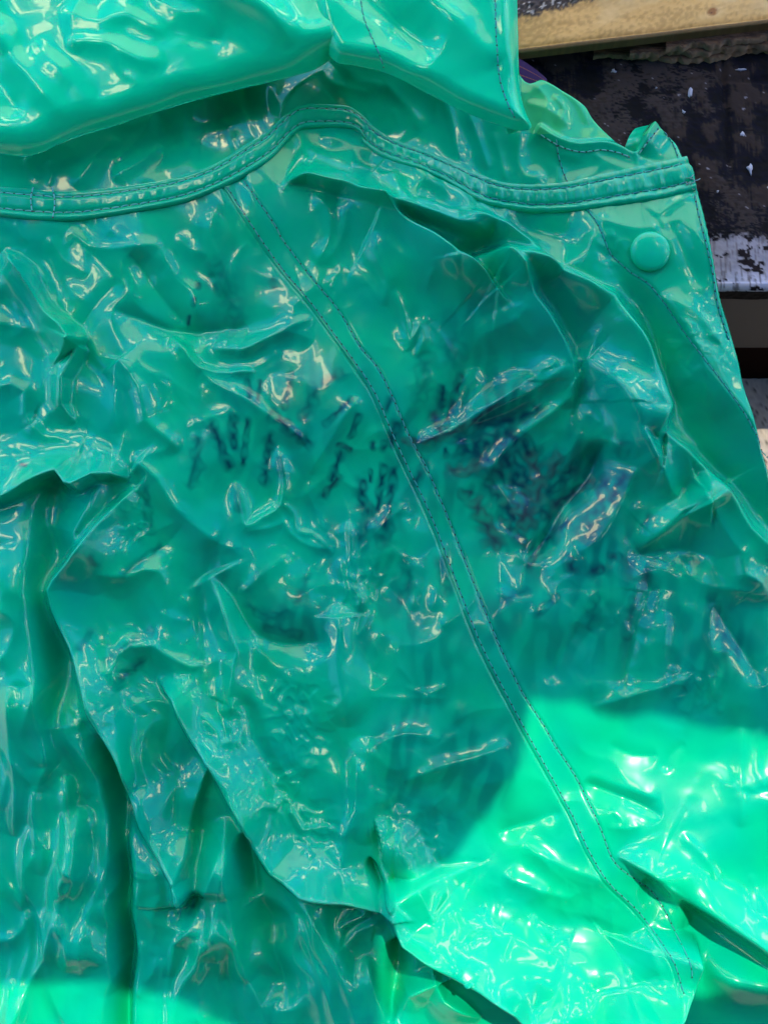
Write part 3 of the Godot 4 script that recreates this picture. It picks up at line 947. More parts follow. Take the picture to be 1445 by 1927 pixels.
func finish_hood(outline: PackedVector2Array, drop: float, w: float, called: String, root: Node, mat: Material, color: Callable, s: int) -> void:
	var soft := noise(0.005, s, FastNoiseLite.TYPE_SIMPLEX_SMOOTH, 2)
	var crink := noise(0.012, s + 9)
	for j in field.ny:
		for i in field.nx:
			var x := field.x0 + i * field.g
			var y := field.y0 + j * field.g
			field.H[j * field.nx + i] += soft.get_noise_2d(x, y * 1.4) * 4.5 - sqrt(pow(crink.get_noise_2d(x + y * 0.5, y), 2.0) + 0.004) * 0.7
	field.blur(2)
	var closed := outline.duplicate()
	closed.append(outline[0])
	field.roll(drop, w, closed)
	field.cut(outline)
	# outside the rim the sheet turns under
	var owner := PackedByteArray()
	owner.resize(field.nx * field.ny)
	part(called, field.sheet(owner, 0, field.normals(), color, S, CX, CY), mat, root)
	# the turned-under hem, hanging a little below the rim
	var st := SurfaceTool.new()
	st.begin(Mesh.PRIMITIVE_TRIANGLES)
	st.set_smooth_group(0)
	var mid := Vector2.ZERO
	for p in outline:
		mid += p / outline.size()
	var n := outline.size()
	var rings := []
	for i in n:
		var p := outline[i]
		var inn := (outline[(i + 1) % n] - outline[(i - 1 + n) % n]).normalized()
		inn = Vector2(-inn.y, inn.x)
		if inn.dot(mid - p) < 0.0:
			inn = -inn
		var h := field.sample(p.x, p.y)
		rings.append([loc(p.x, p.y, h), loc(p.x + inn.x * 2.0, p.y + inn.y * 2.0, h - 8.0), loc(p.x + inn.x * 12.0, p.y + inn.y * 12.0, h - 18.0), loc(p.x + inn.x * 40.0, p.y + inn.y * 40.0, h - 22.0)])
	for i in n:
		for j in 3:
			var a: Array = rings[i]
			var b: Array = rings[(i + 1) % n]
			for q: Vector3 in [a[j], a[j + 1], b[j], b[j], a[j + 1], b[j + 1]]:
				st.set_color(Color(0.0, 0.74, 0.34))  # hem in the hood's green, with the light through it put in
				st.add_vertex(q)
	st.index()
	st.generate_normals()
	part("hem", st.commit(), mat, root)

func build_coat(tilt: float) -> void:
	var root := Node3D.new()
	root.name = "raincoat"
	root.rotation.x = tilt
	add_child(root)
	tag(root, "crumpled glossy green vinyl raincoat with stitched seams, hood thrown back and one round snap", "raincoat")
	field = Field.new(-60, -20, 1520, 2010, 2.4)
	# --- the broad lie of the cloth
	var nx := field.nx
	var broad := noise(0.0022, 5, FastNoiseLite.TYPE_SIMPLEX_SMOOTH, 2)
	for j in field.ny:
		var y := field.y0 + j * field.g
		for i in nx:
			var x := field.x0 + i * field.g
			var h := broad.get_noise_2d(x, y) * 26.0
			h -= 42.0 * smoothstep(520.0, 120.0, y) * smoothstep(780.0, 1150.0, x)       # the shoulder sinks on to the board
			h -= 30.0 * smoothstep(420.0, 150.0, y)                                     # under the hood
			field.H[j * nx + i] = h
	folds_neck()
	folds_upper_left()
	folds_left()
	folds_centre()
	folds_bottom()
	# --- crinkle: sharp small creases and the outlines of patches that cling to the lining
	var warp := noise(0.012, 21)
	var ridge := noise(0.0062, 31)
	var facet := noise(0.0034, 36)
	var fine := noise(0.017, 41)
	var cling := noise(0.012, 51)
	var cling_b := noise(0.024, 61)
	# long soft folds that run with the pull of the cloth: direction, centre, reach, height
	var pulls := [[48, 180, 620, 360, 6], [82, 130, 1620, 480, 13], [62, 440, 1380, 400, 8], [97, 1160, 1180, 280, 7], [86, 600, 1010, 270, 3], [55, 800, 560, 300, 5], [42, 1220, 760, 280, 7], [-38, 960, 820, 230, 7], [68, 480, 240, 280, 5], [30, 1050, 1700, 270, 4], [70, 600, 1780, 300, 12], [98, 360, 1800, 260, 10]]
	for p in pulls:
		var long := noise(0.0115 if p[4] >= 10 else 0.0085, 400 + p[1])
		var ca := cos(deg_to_rad(p[0]))
		var sa := sin(deg_to_rad(p[0]))
		for j in range(maxi(0, int((p[2] - p[3] - field.y0) / field.g)), mini(field.ny, int((p[2] + p[3] - field.y0) / field.g))):
			var dy: float = field.y0 + j * field.g - p[2]
			for i in range(maxi(0, int((p[1] - p[3] - field.x0) / field.g)), mini(nx, int((p[1] + p[3] - field.x0) / field.g))):
				var dx: float = field.x0 + i * field.g - p[1]
				var q: float = (dx * dx + dy * dy) / (p[3] * p[3])
				if q < 1.0:
					var k := j * nx + i
					var bend := field.W[k] * 26.0
					var v := long.get_noise_2d((dx * ca + dy * sa) * 0.2, dy * ca - dx * sa + bend)
					field.H[k] += (v - 1.3 * sqrt(v * v + 0.006)) * p[4] * 1.0 * (1.0 - q) * (1.0 - q * 0.5)
	var spots := [[650, 950, 330, 0.5], [560, 1380, 150, 1.2], [1120, 1150, 230, 0.7], [1010, 1680, 200, 0.9], [430, 700, 200, 0.8], [880, 860, 220, 0.5], [260, 1300, 170, 0.7], [780, 1500, 200, 0.8], [640, 520, 150, 0.6], [1290, 700, 120, 0.6]]
	# patches of small sharp crumples that catch the light
	var crumb := noise(0.03, 71)
	for p in [[565, 1345, 95, 2.6], [520, 1490, 80, 2.6], [600, 1560, 70, 2.0], [1310, 650, 85, 2.0], [1150, 470, 50, 1.6], [790, 1585, 70, 2.2], [240, 985, 60, 2.0], [1300, 1300, 70, 1.8], [690, 1100, 60, 1.8], [180, 1350, 60, 1.8]]:
		for j in range(int((p[1] - p[2] - field.y0) / field.g), int((p[1] + p[2] - field.y0) / field.g)):
			for i in range(int((p[0] - p[2] - field.x0) / field.g), int((p[0] + p[2] - field.x0) / field.g)):
				var x := field.x0 + i * field.g
				var y := field.y0 + j * field.g
				var q: float = Vector2(x - p[0], y - p[1]).length() / p[2]
				if q < 1.0:
					var n := crumb.get_noise_2d(x + field.W[j * nx + i] * 30.0, y)
					field.H[j * nx + i] += (smoothstep(-0.1, 0.25, n) - 0.8 * sqrt(n * n + 0.004)) * p[3] * (1.0 - q * q)
	for j in field.ny:
		var y := field.y0 + j * field.g
		for i in nx:
			var x := field.x0 + i * field.g
			var w := 0.15
			for s in spots:
				var dx: float = x - s[0]
				var dy: float = y - s[1]
				var q: float = (dx * dx + dy * dy) / (s[2] * s[2])
				if q < 1.0:
					w = maxf(w, 0.15 + (s[3] - 0.15) * (1.0 - q) * (1.0 - q) * 1.6)
			w = minf(w, 1.2)
			var wx := warp.get_noise_2d(x, y) * 30.0
			var wy := warp.get_noise_2d(x + 500.0, y) * 30.0
			var a := ridge.get_noise_2d(x + wx, y + wy)
			var b := fine.get_noise_2d(x + wx * 0.6, y + wy * 0.6)
			var c := cling.get_noise_2d(x - wy, y + wx)
			var c2 := cling_b.get_noise_2d(x - wy * 0.5, y + wx * 0.5)
			var f := facet.get_noise_2d(x + wx, y + wy)
			var e := -sqrt(a * a + 0.004) * 4.0 - sqrt(b * b + 0.01) * 0.4
			e += smoothstep(0.0, 0.5, c) * 0.8
			field.H[j * nx + i] += e * w - sqrt(f * f + 0.006) * 7.0
	field.blur(1)
	# --- where it lies on the board it cannot sink into it
	for j in field.ny:
		var y := field.y0 + j * field.g
		if y > 640.0:
			break
		var floor_ := 0.0156 / S / cos(tilt) + (y - CY) * tan(tilt)
		if y > 545.0:
			floor_ -= (y - 545.0) * 1.5
		for i in nx:
			var k := j * nx + i
			if field.H[k] < floor_ + 5.0:
				field.H[k] = floor_ + 5.0 * exp((field.H[k] - floor_ - 5.0) / 5.0)
	# --- seams
	field.fold(-4, 4, 4, 1, line_of(SEAM_L), 0.0, 0.0)
	field.fold(1.4, 26, 3, 2, line_of(SEAM_L), 0.0, 0.0)
	field.fold(-2, 6, 6, 1.5, line_of(SEAM_R), 0.0, 0.0)
	field.fold(-2, 6, 6, 1.5, line_of(FACING), 0.0, 0.0)
	F(-2.5, 6, 6, 1.5, "1303,368 1310,415 1325,478 1338,524 1344,562 1353,593 1368,640", 0.0, 0.0)
	# the bound edge of the hood opening
	F(16, 7, 12, 4, "1009,231 1051,260 1089,272 1126,268 1156,272 1194,288", 0.05, 0.02)
	F(26, 10, 20, 3, "1190,290 1213,254 1232,232", 0.1, 0.05)
	stains(noise(0.04, 77), noise(0.03, 78))
	# --- outline of the visible sheet
	var rim := "-60,-20 930,-20 985,134 1024,141 1070,169 1104,191 1122,218 1156,252 1192,282 1213,246 1230,222 1238,219 1246,228 1250,241 1277,268 1289,300 "
	var outline := line_of(rim + EDGE_R + " 1530,2015 -60,2015")
	outline = curve(outline.slice(1, outline.size() - 2), 7.0)
	outline.append_array(pts("1530,2015 -65,2015 -65,-22 930,-22"))
	var right_edge := curve(line_of(rim + EDGE_R).slice(1), 7.0)
	field.roll(26.0, 9.0, right_edge)
	field.cut(outline)
	# --- which panel every cell belongs to
	var own := PackedByteArray()
	own.resize(nx * field.ny)
	var left_top := even(curve(line_of(BAND_L_BOT), 6.0), 1.0)
	var right_top := even(curve(line_of(BAND_R_BOT), 6.0), 1.0)
	var neck := PackedFloat32Array()
	neck.resize(nx)
	neck.fill(240.0)
	for line: PackedVector2Array in [left_top, right_top]:
		for p in line:
			var i := int((p.x - field.x0) / field.g)
			if i >= 0 and i < nx:
				neck[i] = p.y - 18.0
	for i in nx:
		if field.x0 + i * field.g > 1300.0:
			neck[i] = 340.0
	var seam_x := PackedFloat32Array()
	var face_x := PackedFloat32Array()
	seam_x.resize(field.ny)
	face_x.resize(field.ny)
	seam_x.fill(-1e9)
	face_x.fill(1e9)
	for p in even(curve(line_of(SEAM_L), 6.0), 1.0):
		seam_x[clampi(int((p.y - field.y0) / field.g), 0, field.ny - 1)] = p.x
	for p in even(curve(line_of(FACING), 6.0), 1.0):
		face_x[clampi(int((p.y - field.y0) / field.g), 0, field.ny - 1)] = p.x
	var last := 400.0
	for j in field.ny:
		if seam_x[j] < -1e8:
			seam_x[j] = last if j * field.g > 380.0 else 400.0
		last = seam_x[j]
		for i in nx:
			var x := field.x0 + i * field.g
			var y := field.y0 + j * field.g
			var k := j * nx + i
			if y < neck[i]:
				own[k] = 1 if y > 240.0 or x < 985.0 or y > 236.0 + (x - 1000.0) * 0.22 else 4
			elif x > face_x[j]:
				own[k] = 3
			else:
				own[k] = 2 if x > seam_x[j] else 0
	var N := field.normals()
	var tone := noise(0.006, 91, FastNoiseLite.TYPE_SIMPLEX_SMOOTH, 2)
	var mat := vinyl(Color.WHITE)
	mat.resource_name = "green_vinyl"
	var colour := func(d: float, p: float, x: float, y: float) -> Color:
		var t := clampf(0.5 + tone.get_noise_2d(x, y) * 0.9, 0.0, 1.0)
		return shade(d, p, Color(0.0, 0.50, 0.225).lerp(Color(0.0, 0.45, 0.255), t))
	var plain_ := func(_d: float, _p: float, _x: float, _y: float) -> Color:
		return Color(0.0, 0.48, 0.225)
	var inner := func(_d: float, _p: float, _x: float, _y: float) -> Color:
		return Color(0.04, 0.58, 0.21)
	part("body_panel", field.sheet(own, 0, N, colour, S, CX, CY), mat, root)
	part("collar", field.sheet(own, 1, N, plain_, S, CX, CY), mat, root)
	part("sleeve_panel", field.sheet(own, 2, N, colour, S, CX, CY), mat, root)
	part("placket", field.sheet(own, 3, N, plain_, S, CX, CY), mat, root)
	part("hood_facing", field.sheet(own, 4, N, inner, S, CX, CY), mat, root)
	# --- turned edge along the right side, so that the sheet has thickness
	var st := SurfaceTool.new()
	st.begin(Mesh.PRIMITIVE_TRIANGLES)
	st.set_smooth_group(0)
	for i in right_edge.size() - 1:
		var q: Array[Vector3] = []
		for p in [right_edge[i], right_edge[i + 1]]:
			var h := field.sample(p.x, p.y)
			q.append(loc(p.x, p.y, h + 0.5))
			q.append(loc(p.x - 3.0, p.y + 1.0, h - 9.0))
			q.append(loc(p.x - 26.0, p.y + 4.0, h - 15.0))
		for c in [0, 3, 1, 1, 3, 4, 1, 4, 2, 2, 4, 5]:
			st.set_color(Color(0.0, 0.50, 0.225))
			st.add_vertex(q[c])
	st.index()
	st.generate_normals()
	part("turned_edge", st.commit(), mat, root)
	# --- stitching
	var thread := StandardMaterial3D.new()
	thread.resource_name = "teal_thread"
	thread.vertex_color_use_as_albedo = true
	thread.roughness = 0.55
	var pale := StandardMaterial3D.new()
	pale.resource_name = "pale_thread"
	pale.vertex_color_use_as_albedo = true
	pale.albedo_color = Color(1, 1, 1)
	pale.roughness = 0.5
	var hh := func(x: float, y: float) -> float:
		return field.sample(x, y) + 1.2
	var inset := PackedVector2Array()
	for p in line_of(SEAM_L):
		inset.append(p + Vector2(7, -3))
	part("stitching", thread_mesh(over(inset, hh), 16.0, 13.5, 1.15, 1), thread, root)
	part("stitching", thread_mesh(over(line_of(SEAM_R), hh), 16.0, 13.5, 1.15, 2), thread, root)
	part("stitching", thread_mesh(over(line_of(FACING), hh), 17.0, 14.0, 1.1, 3), thread, root)
	part("stitching", thread_mesh(over(line_of("1303,368 1310,415 1325,478 1338,524 1344,562 1353,593 1368,640"), hh), 17.0, 13.0, 1.3, 4), thread, root)
	part("stitching", thread_mesh(over(line_of("1045,262 1050,290 1060,320 1069,343"), hh), 15.0, 11.0, 1.2, 5), thread, root)
	part("stitching", thread_mesh(over(line_of("1015,252 1052,276 1090,287 1130,283 1160,288 1188,301"), hh), 14.0, 10.0, 1.2, 6, Color(0.12, 0.55, 0.5)), pale, root)
	part("stitching", thread_mesh(over(line_of("1200,292 1222,262 1240,240"), hh), 12.0, 9.0, 1.2, 7, Color(0.12, 0.55, 0.5)), pale, root)
	part("stitching", thread_mesh(over(line_of("1246,248 1264,268 1274,300 1284,345"), hh), 14.0, 10.0, 1.2, 8), thread, root)
	band(BAND_L_TOP, BAND_L_BOT, 4.0, 0.9, 11, Color(0.0, 0.50, 0.25), mat, pale, root)
	band(BAND_R_TOP, BAND_R_BOT, 4.0, 3.4, 12, Color(0.0, 0.46, 0.23), mat, thread, root)
	var up := func(x: float, y: float) -> float:
		return field.sample(x, y) + 13.0
	part("stitching", thread_mesh(over(line_of("66,352 62,375 67,410"), up), 13.0, 10.0, 1.3, 13, Color(0.12, 0.55, 0.5)), pale, root)
	part("stitching", thread_mesh(over(line_of("100,352 106,380 103,412"), up), 13.0, 10.0, 1.3, 14, Color(0.12, 0.55, 0.5)), pale, root)
	# --- the snap
	var snap := Node3D.new()
	snap.name = "snap_button"
	root.add_child(snap)
	var bx := 1222.0
	var by := 474.0
	snap.position = loc(bx, by, field.sample(bx, by) + 4.0)
	var prof := pts("0,13.5 10,13.2 20,12.2 28,10.6 32.5,9 35.5,6.6 37.2,3.2 37.6,-1 36.8,-4 35,-6 33,-9 0,-9")
	var sb := SurfaceTool.new()
	sb.begin(Mesh.PRIMITIVE_TRIANGLES)
	sb.set_smooth_group(0)
	for a in 64:
		for i in prof.size() - 1:
			for c in [[0, 0], [1, 1], [0, 1], [0, 0], [1, 0], [1, 1]]:
				var ang: float = (a + c[0]) * TAU / 64.0
				var p: Vector2 = prof[i + c[1]]
				sb.set_color(Color(0.0, 0.58, 0.28))
				sb.add_vertex(Vector3(cos(ang) * p.x, p.y, sin(ang) * p.x) * S)
	sb.index()
	sb.generate_normals()
	part("cap", sb.commit(), mat, snap)
	build_hood(root, mat, thread)
	build_scraps(root)

# the woven lining that shows at the hood, and the loose thread ends at the band's corner
func build_scraps(root: Node) -> void:
	var cloth := StandardMaterial3D.new()
	cloth.resource_name = "purple_lining"
	cloth.roughness = 0.9
	var im := Image.create(64, 64, false, Image.FORMAT_RGB8)
	for y in 64:
		for x in 64:
			var c := Color(0.20, 0.07, 0.30) if (x / 2 + y / 2) % 2 == 0 else Color(0.15, 0.05, 0.24)
			if y % 32 > 27:
				c = Color(0.62, 0.36, 0.12) if x % 4 < 2 else Color(0.24, 0.08, 0.3)
			im.set_pixel(x, y, c)
	cloth.albedo_texture = ImageTexture.create_from_image(im)
	var st := SurfaceTool.new()
	st.begin(Mesh.PRIMITIVE_TRIANGLES)
	st.set_smooth_group(0)
	for i in 12:
		for j in 6:
			for c in [[0, 0], [1, 0], [1, 1], [0, 0], [1, 1], [0, 1]]:
				var u: float = (i + c[0]) / 12.0
				var v: float = (j + c[1]) / 6.0
				var x := lerpf(950.0, 1040.0, u)
				var y := lerpf(lerpf(70.0, 118.0, u * u), 150.0, v)
				st.set_uv(Vector2(u * 2.0, v * 2.0))
				st.add_vertex(loc(x, y, -96.0 + 12.0 * sin(v * PI * 0.6) + 3.0 * sin(u * 7.0)))
	st.index()
	st.generate_normals()
	part("lining", st.commit(), cloth, root)
	var frayed := StandardMaterial3D.new()
	frayed.resource_name = "frayed_thread"
	frayed.albedo_color = Color(0.45, 0.62, 0.58)
	frayed.roughness = 0.7
	var rng := RandomNumberGenerator.new()
	rng.seed = 8
	for q in 7:
		var sx := 1292.0 + rng.randf() * 12.0
		var sy := 308.0 + rng.randf() * 36.0
		var tx := sx + rng.randf_range(6.0, 20.0)
		var ty := sy + rng.randf_range(-8.0, 12.0)
		var h := field.sample(minf(sx, 1300.0), sy) + 6.0
		var c := Curve3D.new()
		c.bake_interval = 0.0004
		c.add_point(loc(sx, sy, h), Vector3.ZERO, Vector3(0.0008, 0.0008, 0.0))
		c.add_point(loc((sx + tx) * 0.5, ty + 5.0, h + rng.randf_range(2.0, 9.0)), Vector3(-0.0006, 0, 0), Vector3(0.0006, 0, 0))
		c.add_point(loc(tx, ty, h + rng.randf_range(-2.0, 5.0)))
		part("loose_thread", tube(c.get_baked_points(), 0.8 * S), frayed, root)

func tube(line: PackedVector3Array, rad: float) -> ArrayMesh:
	var st := SurfaceTool.new()
	st.begin(Mesh.PRIMITIVE_TRIANGLES)
	st.set_smooth_group(0)
	for i in line.size() - 1:
		for q in 6:
			for c in [[0, 0], [1, 1], [0, 1], [0, 0], [1, 0], [1, 1]]:
				var k: int = i + c[0]
				var d := (line[mini(k + 1, line.size() - 1)] - line[maxi(k - 1, 0)]).normalized()
				var a := d.cross(Vector3(0.3, 1, 0.2)).normalized()
				var b := d.cross(a)
				var ang: float = (q + c[1]) * TAU / 6.0
				st.add_vertex(line[k] + (a * cos(ang) + b * sin(ang)) * rad)
	st.index()
	st.generate_normals()
	return st.commit()
# ------------------------------------------------------------------ what the coat lies on
func thing(called: String, label: String, category: String) -> Node3D:
	var o := Node3D.new()
	o.name = called
	add_child(o)
	tag(o, label, category)
	return o

func patch_mesh(a: Vector3, u: Vector3, v: Vector3, nu: int, nv: int, bump: Callable) -> ArrayMesh:
	# a sheet a + u*s + v*t with relief along its normal
	var st := SurfaceTool.new()
	st.begin(Mesh.PRIMITIVE_TRIANGLES)
	st.set_smooth_group(0)
	var n := v.cross(u).normalized()
	for i in nu:
		for j in nv:
			for c in [[0, 0], [1, 0], [1, 1], [0, 0], [1, 1], [0, 1]]:
				var s: float = (i + c[0]) / float(nu)
				var t: float = (j + c[1]) / float(nv)
				st.set_uv(Vector2(s, t))
				st.add_vertex(a + u * s + v * t + n * float(bump.call(s, t)))
	st.index()
	st.generate_normals()
	st.generate_tangents()
	return st.commit()

# a painted sheet of many small faces, coloured point by point
func painted(nu: int, nv: int, at: Callable, colour: Callable) -> ArrayMesh:
	var V := PackedVector3Array()
	var C := PackedColorArray()
	var I := PackedInt32Array()
	for j in nv + 1:
		for i in nu + 1:
			var u := float(i) / nu
			var v := float(j) / nv
			var p: Vector3 = at.call(u, v)
			V.append(p)
			C.append(colour.call(p, u, v))
			if i < nu and j < nv:
				var k := j * (nu + 1) + i
				I.append_array(PackedInt32Array([k, k + 1, k + nu + 2, k, k + nu + 2, k + nu + 1]))
	var N := PackedVector3Array()
	N.resize(V.size())
	for q in range(0, I.size(), 3):
		var n := (V[I[q + 2]] - V[I[q]]).cross(V[I[q + 1]] - V[I[q]])
		for w in 3:
			N[I[q + w]] += n
	for q in N.size():
		N[q] = N[q].normalized()
	var A := []
	A.resize(Mesh.ARRAY_MAX)
	A[Mesh.ARRAY_VERTEX] = V
	A[Mesh.ARRAY_NORMAL] = N
	A[Mesh.ARRAY_COLOR] = C
	A[Mesh.ARRAY_INDEX] = I
	var m := ArrayMesh.new()
	m.add_surface_from_arrays(Mesh.PRIMITIVE_TRIANGLES, A)
	return m

func paint(rough: float, spec := 0.5) -> StandardMaterial3D:
	var m := StandardMaterial3D.new()
	m.vertex_color_use_as_albedo = true
	m.roughness = rough
	m.metallic_specular = spec
	return m

const BOARD_Y := 0.015
const BOARD_Z := -0.0779

func build_board() -> void:
	var b := thing("painted_board", "black painted board, scraped and worn to grey along its front edge", "board")
	var big := noise(14.0, 201, FastNoiseLite.TYPE_SIMPLEX_SMOOTH, 3)
	var mid := noise(60.0, 202, FastNoiseLite.TYPE_SIMPLEX_SMOOTH, 3)
	var fine := noise(330.0, 203, FastNoiseLite.TYPE_SIMPLEX_SMOOTH, 3)
	var grain := noise(1.0, 204, FastNoiseLite.TYPE_SIMPLEX_SMOOTH, 2)
	var height := func(x: float, z: float) -> float:
		var h := fine.get_noise_2d(x, z) * 0.00018 + mid.get_noise_2d(x, z) * 0.0006
		var wear := smoothstep(0.0, 0.0022, z + 0.0985 + mid.get_noise_2d(x * 0.7, 3.0) * 0.006 + fine.get_noise_2d(x, z) * 0.0012)
		h -= 0.0005 * wear
		h -= 0.0014 * exp(-pow((x - 0.1265 - mid.get_noise_2d(0.3, z) * 0.001) / 0.0013, 2.0)) * smoothstep(-0.118, -0.13, z)
		h -= 0.0010 * exp(-pow((z + 0.1625) / 0.0016, 2.0)) * smoothstep(0.124, 0.13, x)
		return h
	var top_at := func(u: float, v: float) -> Vector3:
		var x := lerpf(0.03, 0.21, u)
		var s := lerpf(-0.21, BOARD_Z + 0.0075, v)         # runs over the rounded front edge and down
		var r := 0.003
		var z := s
		var y := BOARD_Y
		if s > BOARD_Z - r:
			var a := (s - BOARD_Z + r) / r
			var ang := minf(a, PI / 2)
			z = BOARD_Z - r + sin(ang) * r
			y = BOARD_Y - r + cos(ang) * r - maxf(0.0, a - PI / 2) * r
			return Vector3(x, y, z + height.call(x, s) * 0.5 * sin(ang))
		return Vector3(x, y + height.call(x, z), z)
	var top_col := func(p: Vector3, _u: float, _v: float) -> Color:
		var x := p.x
		var z := p.z - (BOARD_Y - p.y) * (1.0 if p.y < BOARD_Y - 0.002 else 0.0) * -1.0
		var f := fine.get_noise_2d(x, z)
		var m := mid.get_noise_2d(x, z)
		var g := grain.get_noise_2d(x * 60.0, z * 900.0)
		var g2 := grain.get_noise_2d(x * 900.0 + 40.0, z * 70.0)
		var c := Color(0.007, 0.007, 0.009)
		c = c.lerp(Color(0.030, 0.022, 0.016), smoothstep(-0.1, 0.3, m * 1.3 + f * 0.3 + g2 * 0.35))
		c = c.lerp(Color(0.036, 0.029, 0.026), smoothstep(0.15, 0.4, big.get_noise_2d(x + 3.0, z) + f * 0.6 + g * 0.35))
		c = c.lerp(Color(0.004, 0.004, 0.005), smoothstep(0.22, 0.3, -m + g * 0.5 + f * 0.4))
		c = c.lerp(Color(0.2, 0.19, 0.2), smoothstep(0.68, 0.72, f + m * 0.3))
		# the worn strip along the front
		var wear := smoothstep(0.0, 0.0009, z + 0.0985 + mid.get_noise_2d(x * 0.7, 3.0) * 0.006 + f * 0.0022 + g2 * 0.0008)
		var bare := Color(0.27, 0.255, 0.27).lerp(Color(0.42, 0.42, 0.47), smoothstep(-0.0875, -0.081, z))  # lighter towards the rounded edge: light catching it is put into the colour
		bare = bare.lerp(Color(0.16, 0.145, 0.145), smoothstep(0.0, 0.4, g2 * 0.8 + f * 0.5))
		bare = bare.lerp(Color(0.012, 0.011, 0.011), smoothstep(0.30, 0.36, mid.get_noise_2d(x * 1.5 + 5.0, z * 2.2) + f * 0.35))
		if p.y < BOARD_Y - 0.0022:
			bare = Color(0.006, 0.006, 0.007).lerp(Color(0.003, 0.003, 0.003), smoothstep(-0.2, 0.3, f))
		return c.lerp(bare, wear)
	part("scraped_top", painted(330, 330, top_at, top_col), paint(0.85, 0.25), b)
	var core := BoxMesh.new()
	core.size = Vector3(0.6, 0.0555, 0.34)
	var dark := StandardMaterial3D.new()
	dark.resource_name = "black_paint"
	dark.albedo_color = Color(0.018, 0.018, 0.02).linear_to_srgb()
	dark.roughness = 0.6
	part("plank", core, dark, b).position = Vector3(0.11, BOARD_Y - 0.002 - 0.0278, BOARD_Z - 0.0012 - 0.17)
	# flakes of white paint
	var white := StandardMaterial3D.new()
	white.resource_name = "white_flake"
	white.albedo_color = Color(0.62, 0.63, 0.66)
	white.roughness = 0.7
	var rng := RandomNumberGenerator.new()
	rng.seed = 44
	for f in [[0.1135, -0.1565, 1.0, 2.4], [0.1105, -0.1490, 0.7, 0.9], [0.1315, -0.1395, 0.8, 1.2], [0.1335, -0.1255, 1.1, 2.0], [0.0855, -0.1660, 1.0, 0.8], [0.1325, -0.1668, 1.9, 0.6], [0.0915, -0.1380, 1.0, 0.7], [0.1210, -0.1165, 0.5, 0.5], [0.1010, -0.1590, 0.4, 0.5], [0.1400, -0.1180, 0.9, 0.6]]:
		var st := SurfaceTool.new()
		st.begin(Mesh.PRIMITIVE_TRIANGLES)
		var ring := PackedVector3Array()
		for a in 9:
			var ang := a * TAU / 9.0
			var rr := rng.randf_range(0.35, 1.35) * 0.001
			ring.append(Vector3(cos(ang) * rr * f[2], rng.randf_range(0.0, 0.0002), sin(ang) * rr * f[3]))
		for a in 9:
			var q := ring[a]
			var w := ring[(a + 1) % 9]
			for t: Vector3 in [Vector3(0, 0.0003, 0), q, w, q, q - Vector3(0, 0.0008, 0), w, w, q - Vector3(0, 0.0008, 0), w - Vector3(0, 0.0008, 0)]:
				st.add_vertex(t)
		st.generate_normals()
		part("paint_flake", st.commit(), white, b).position = Vector3(f[0], BOARD_Y + 0.0003, f[1])

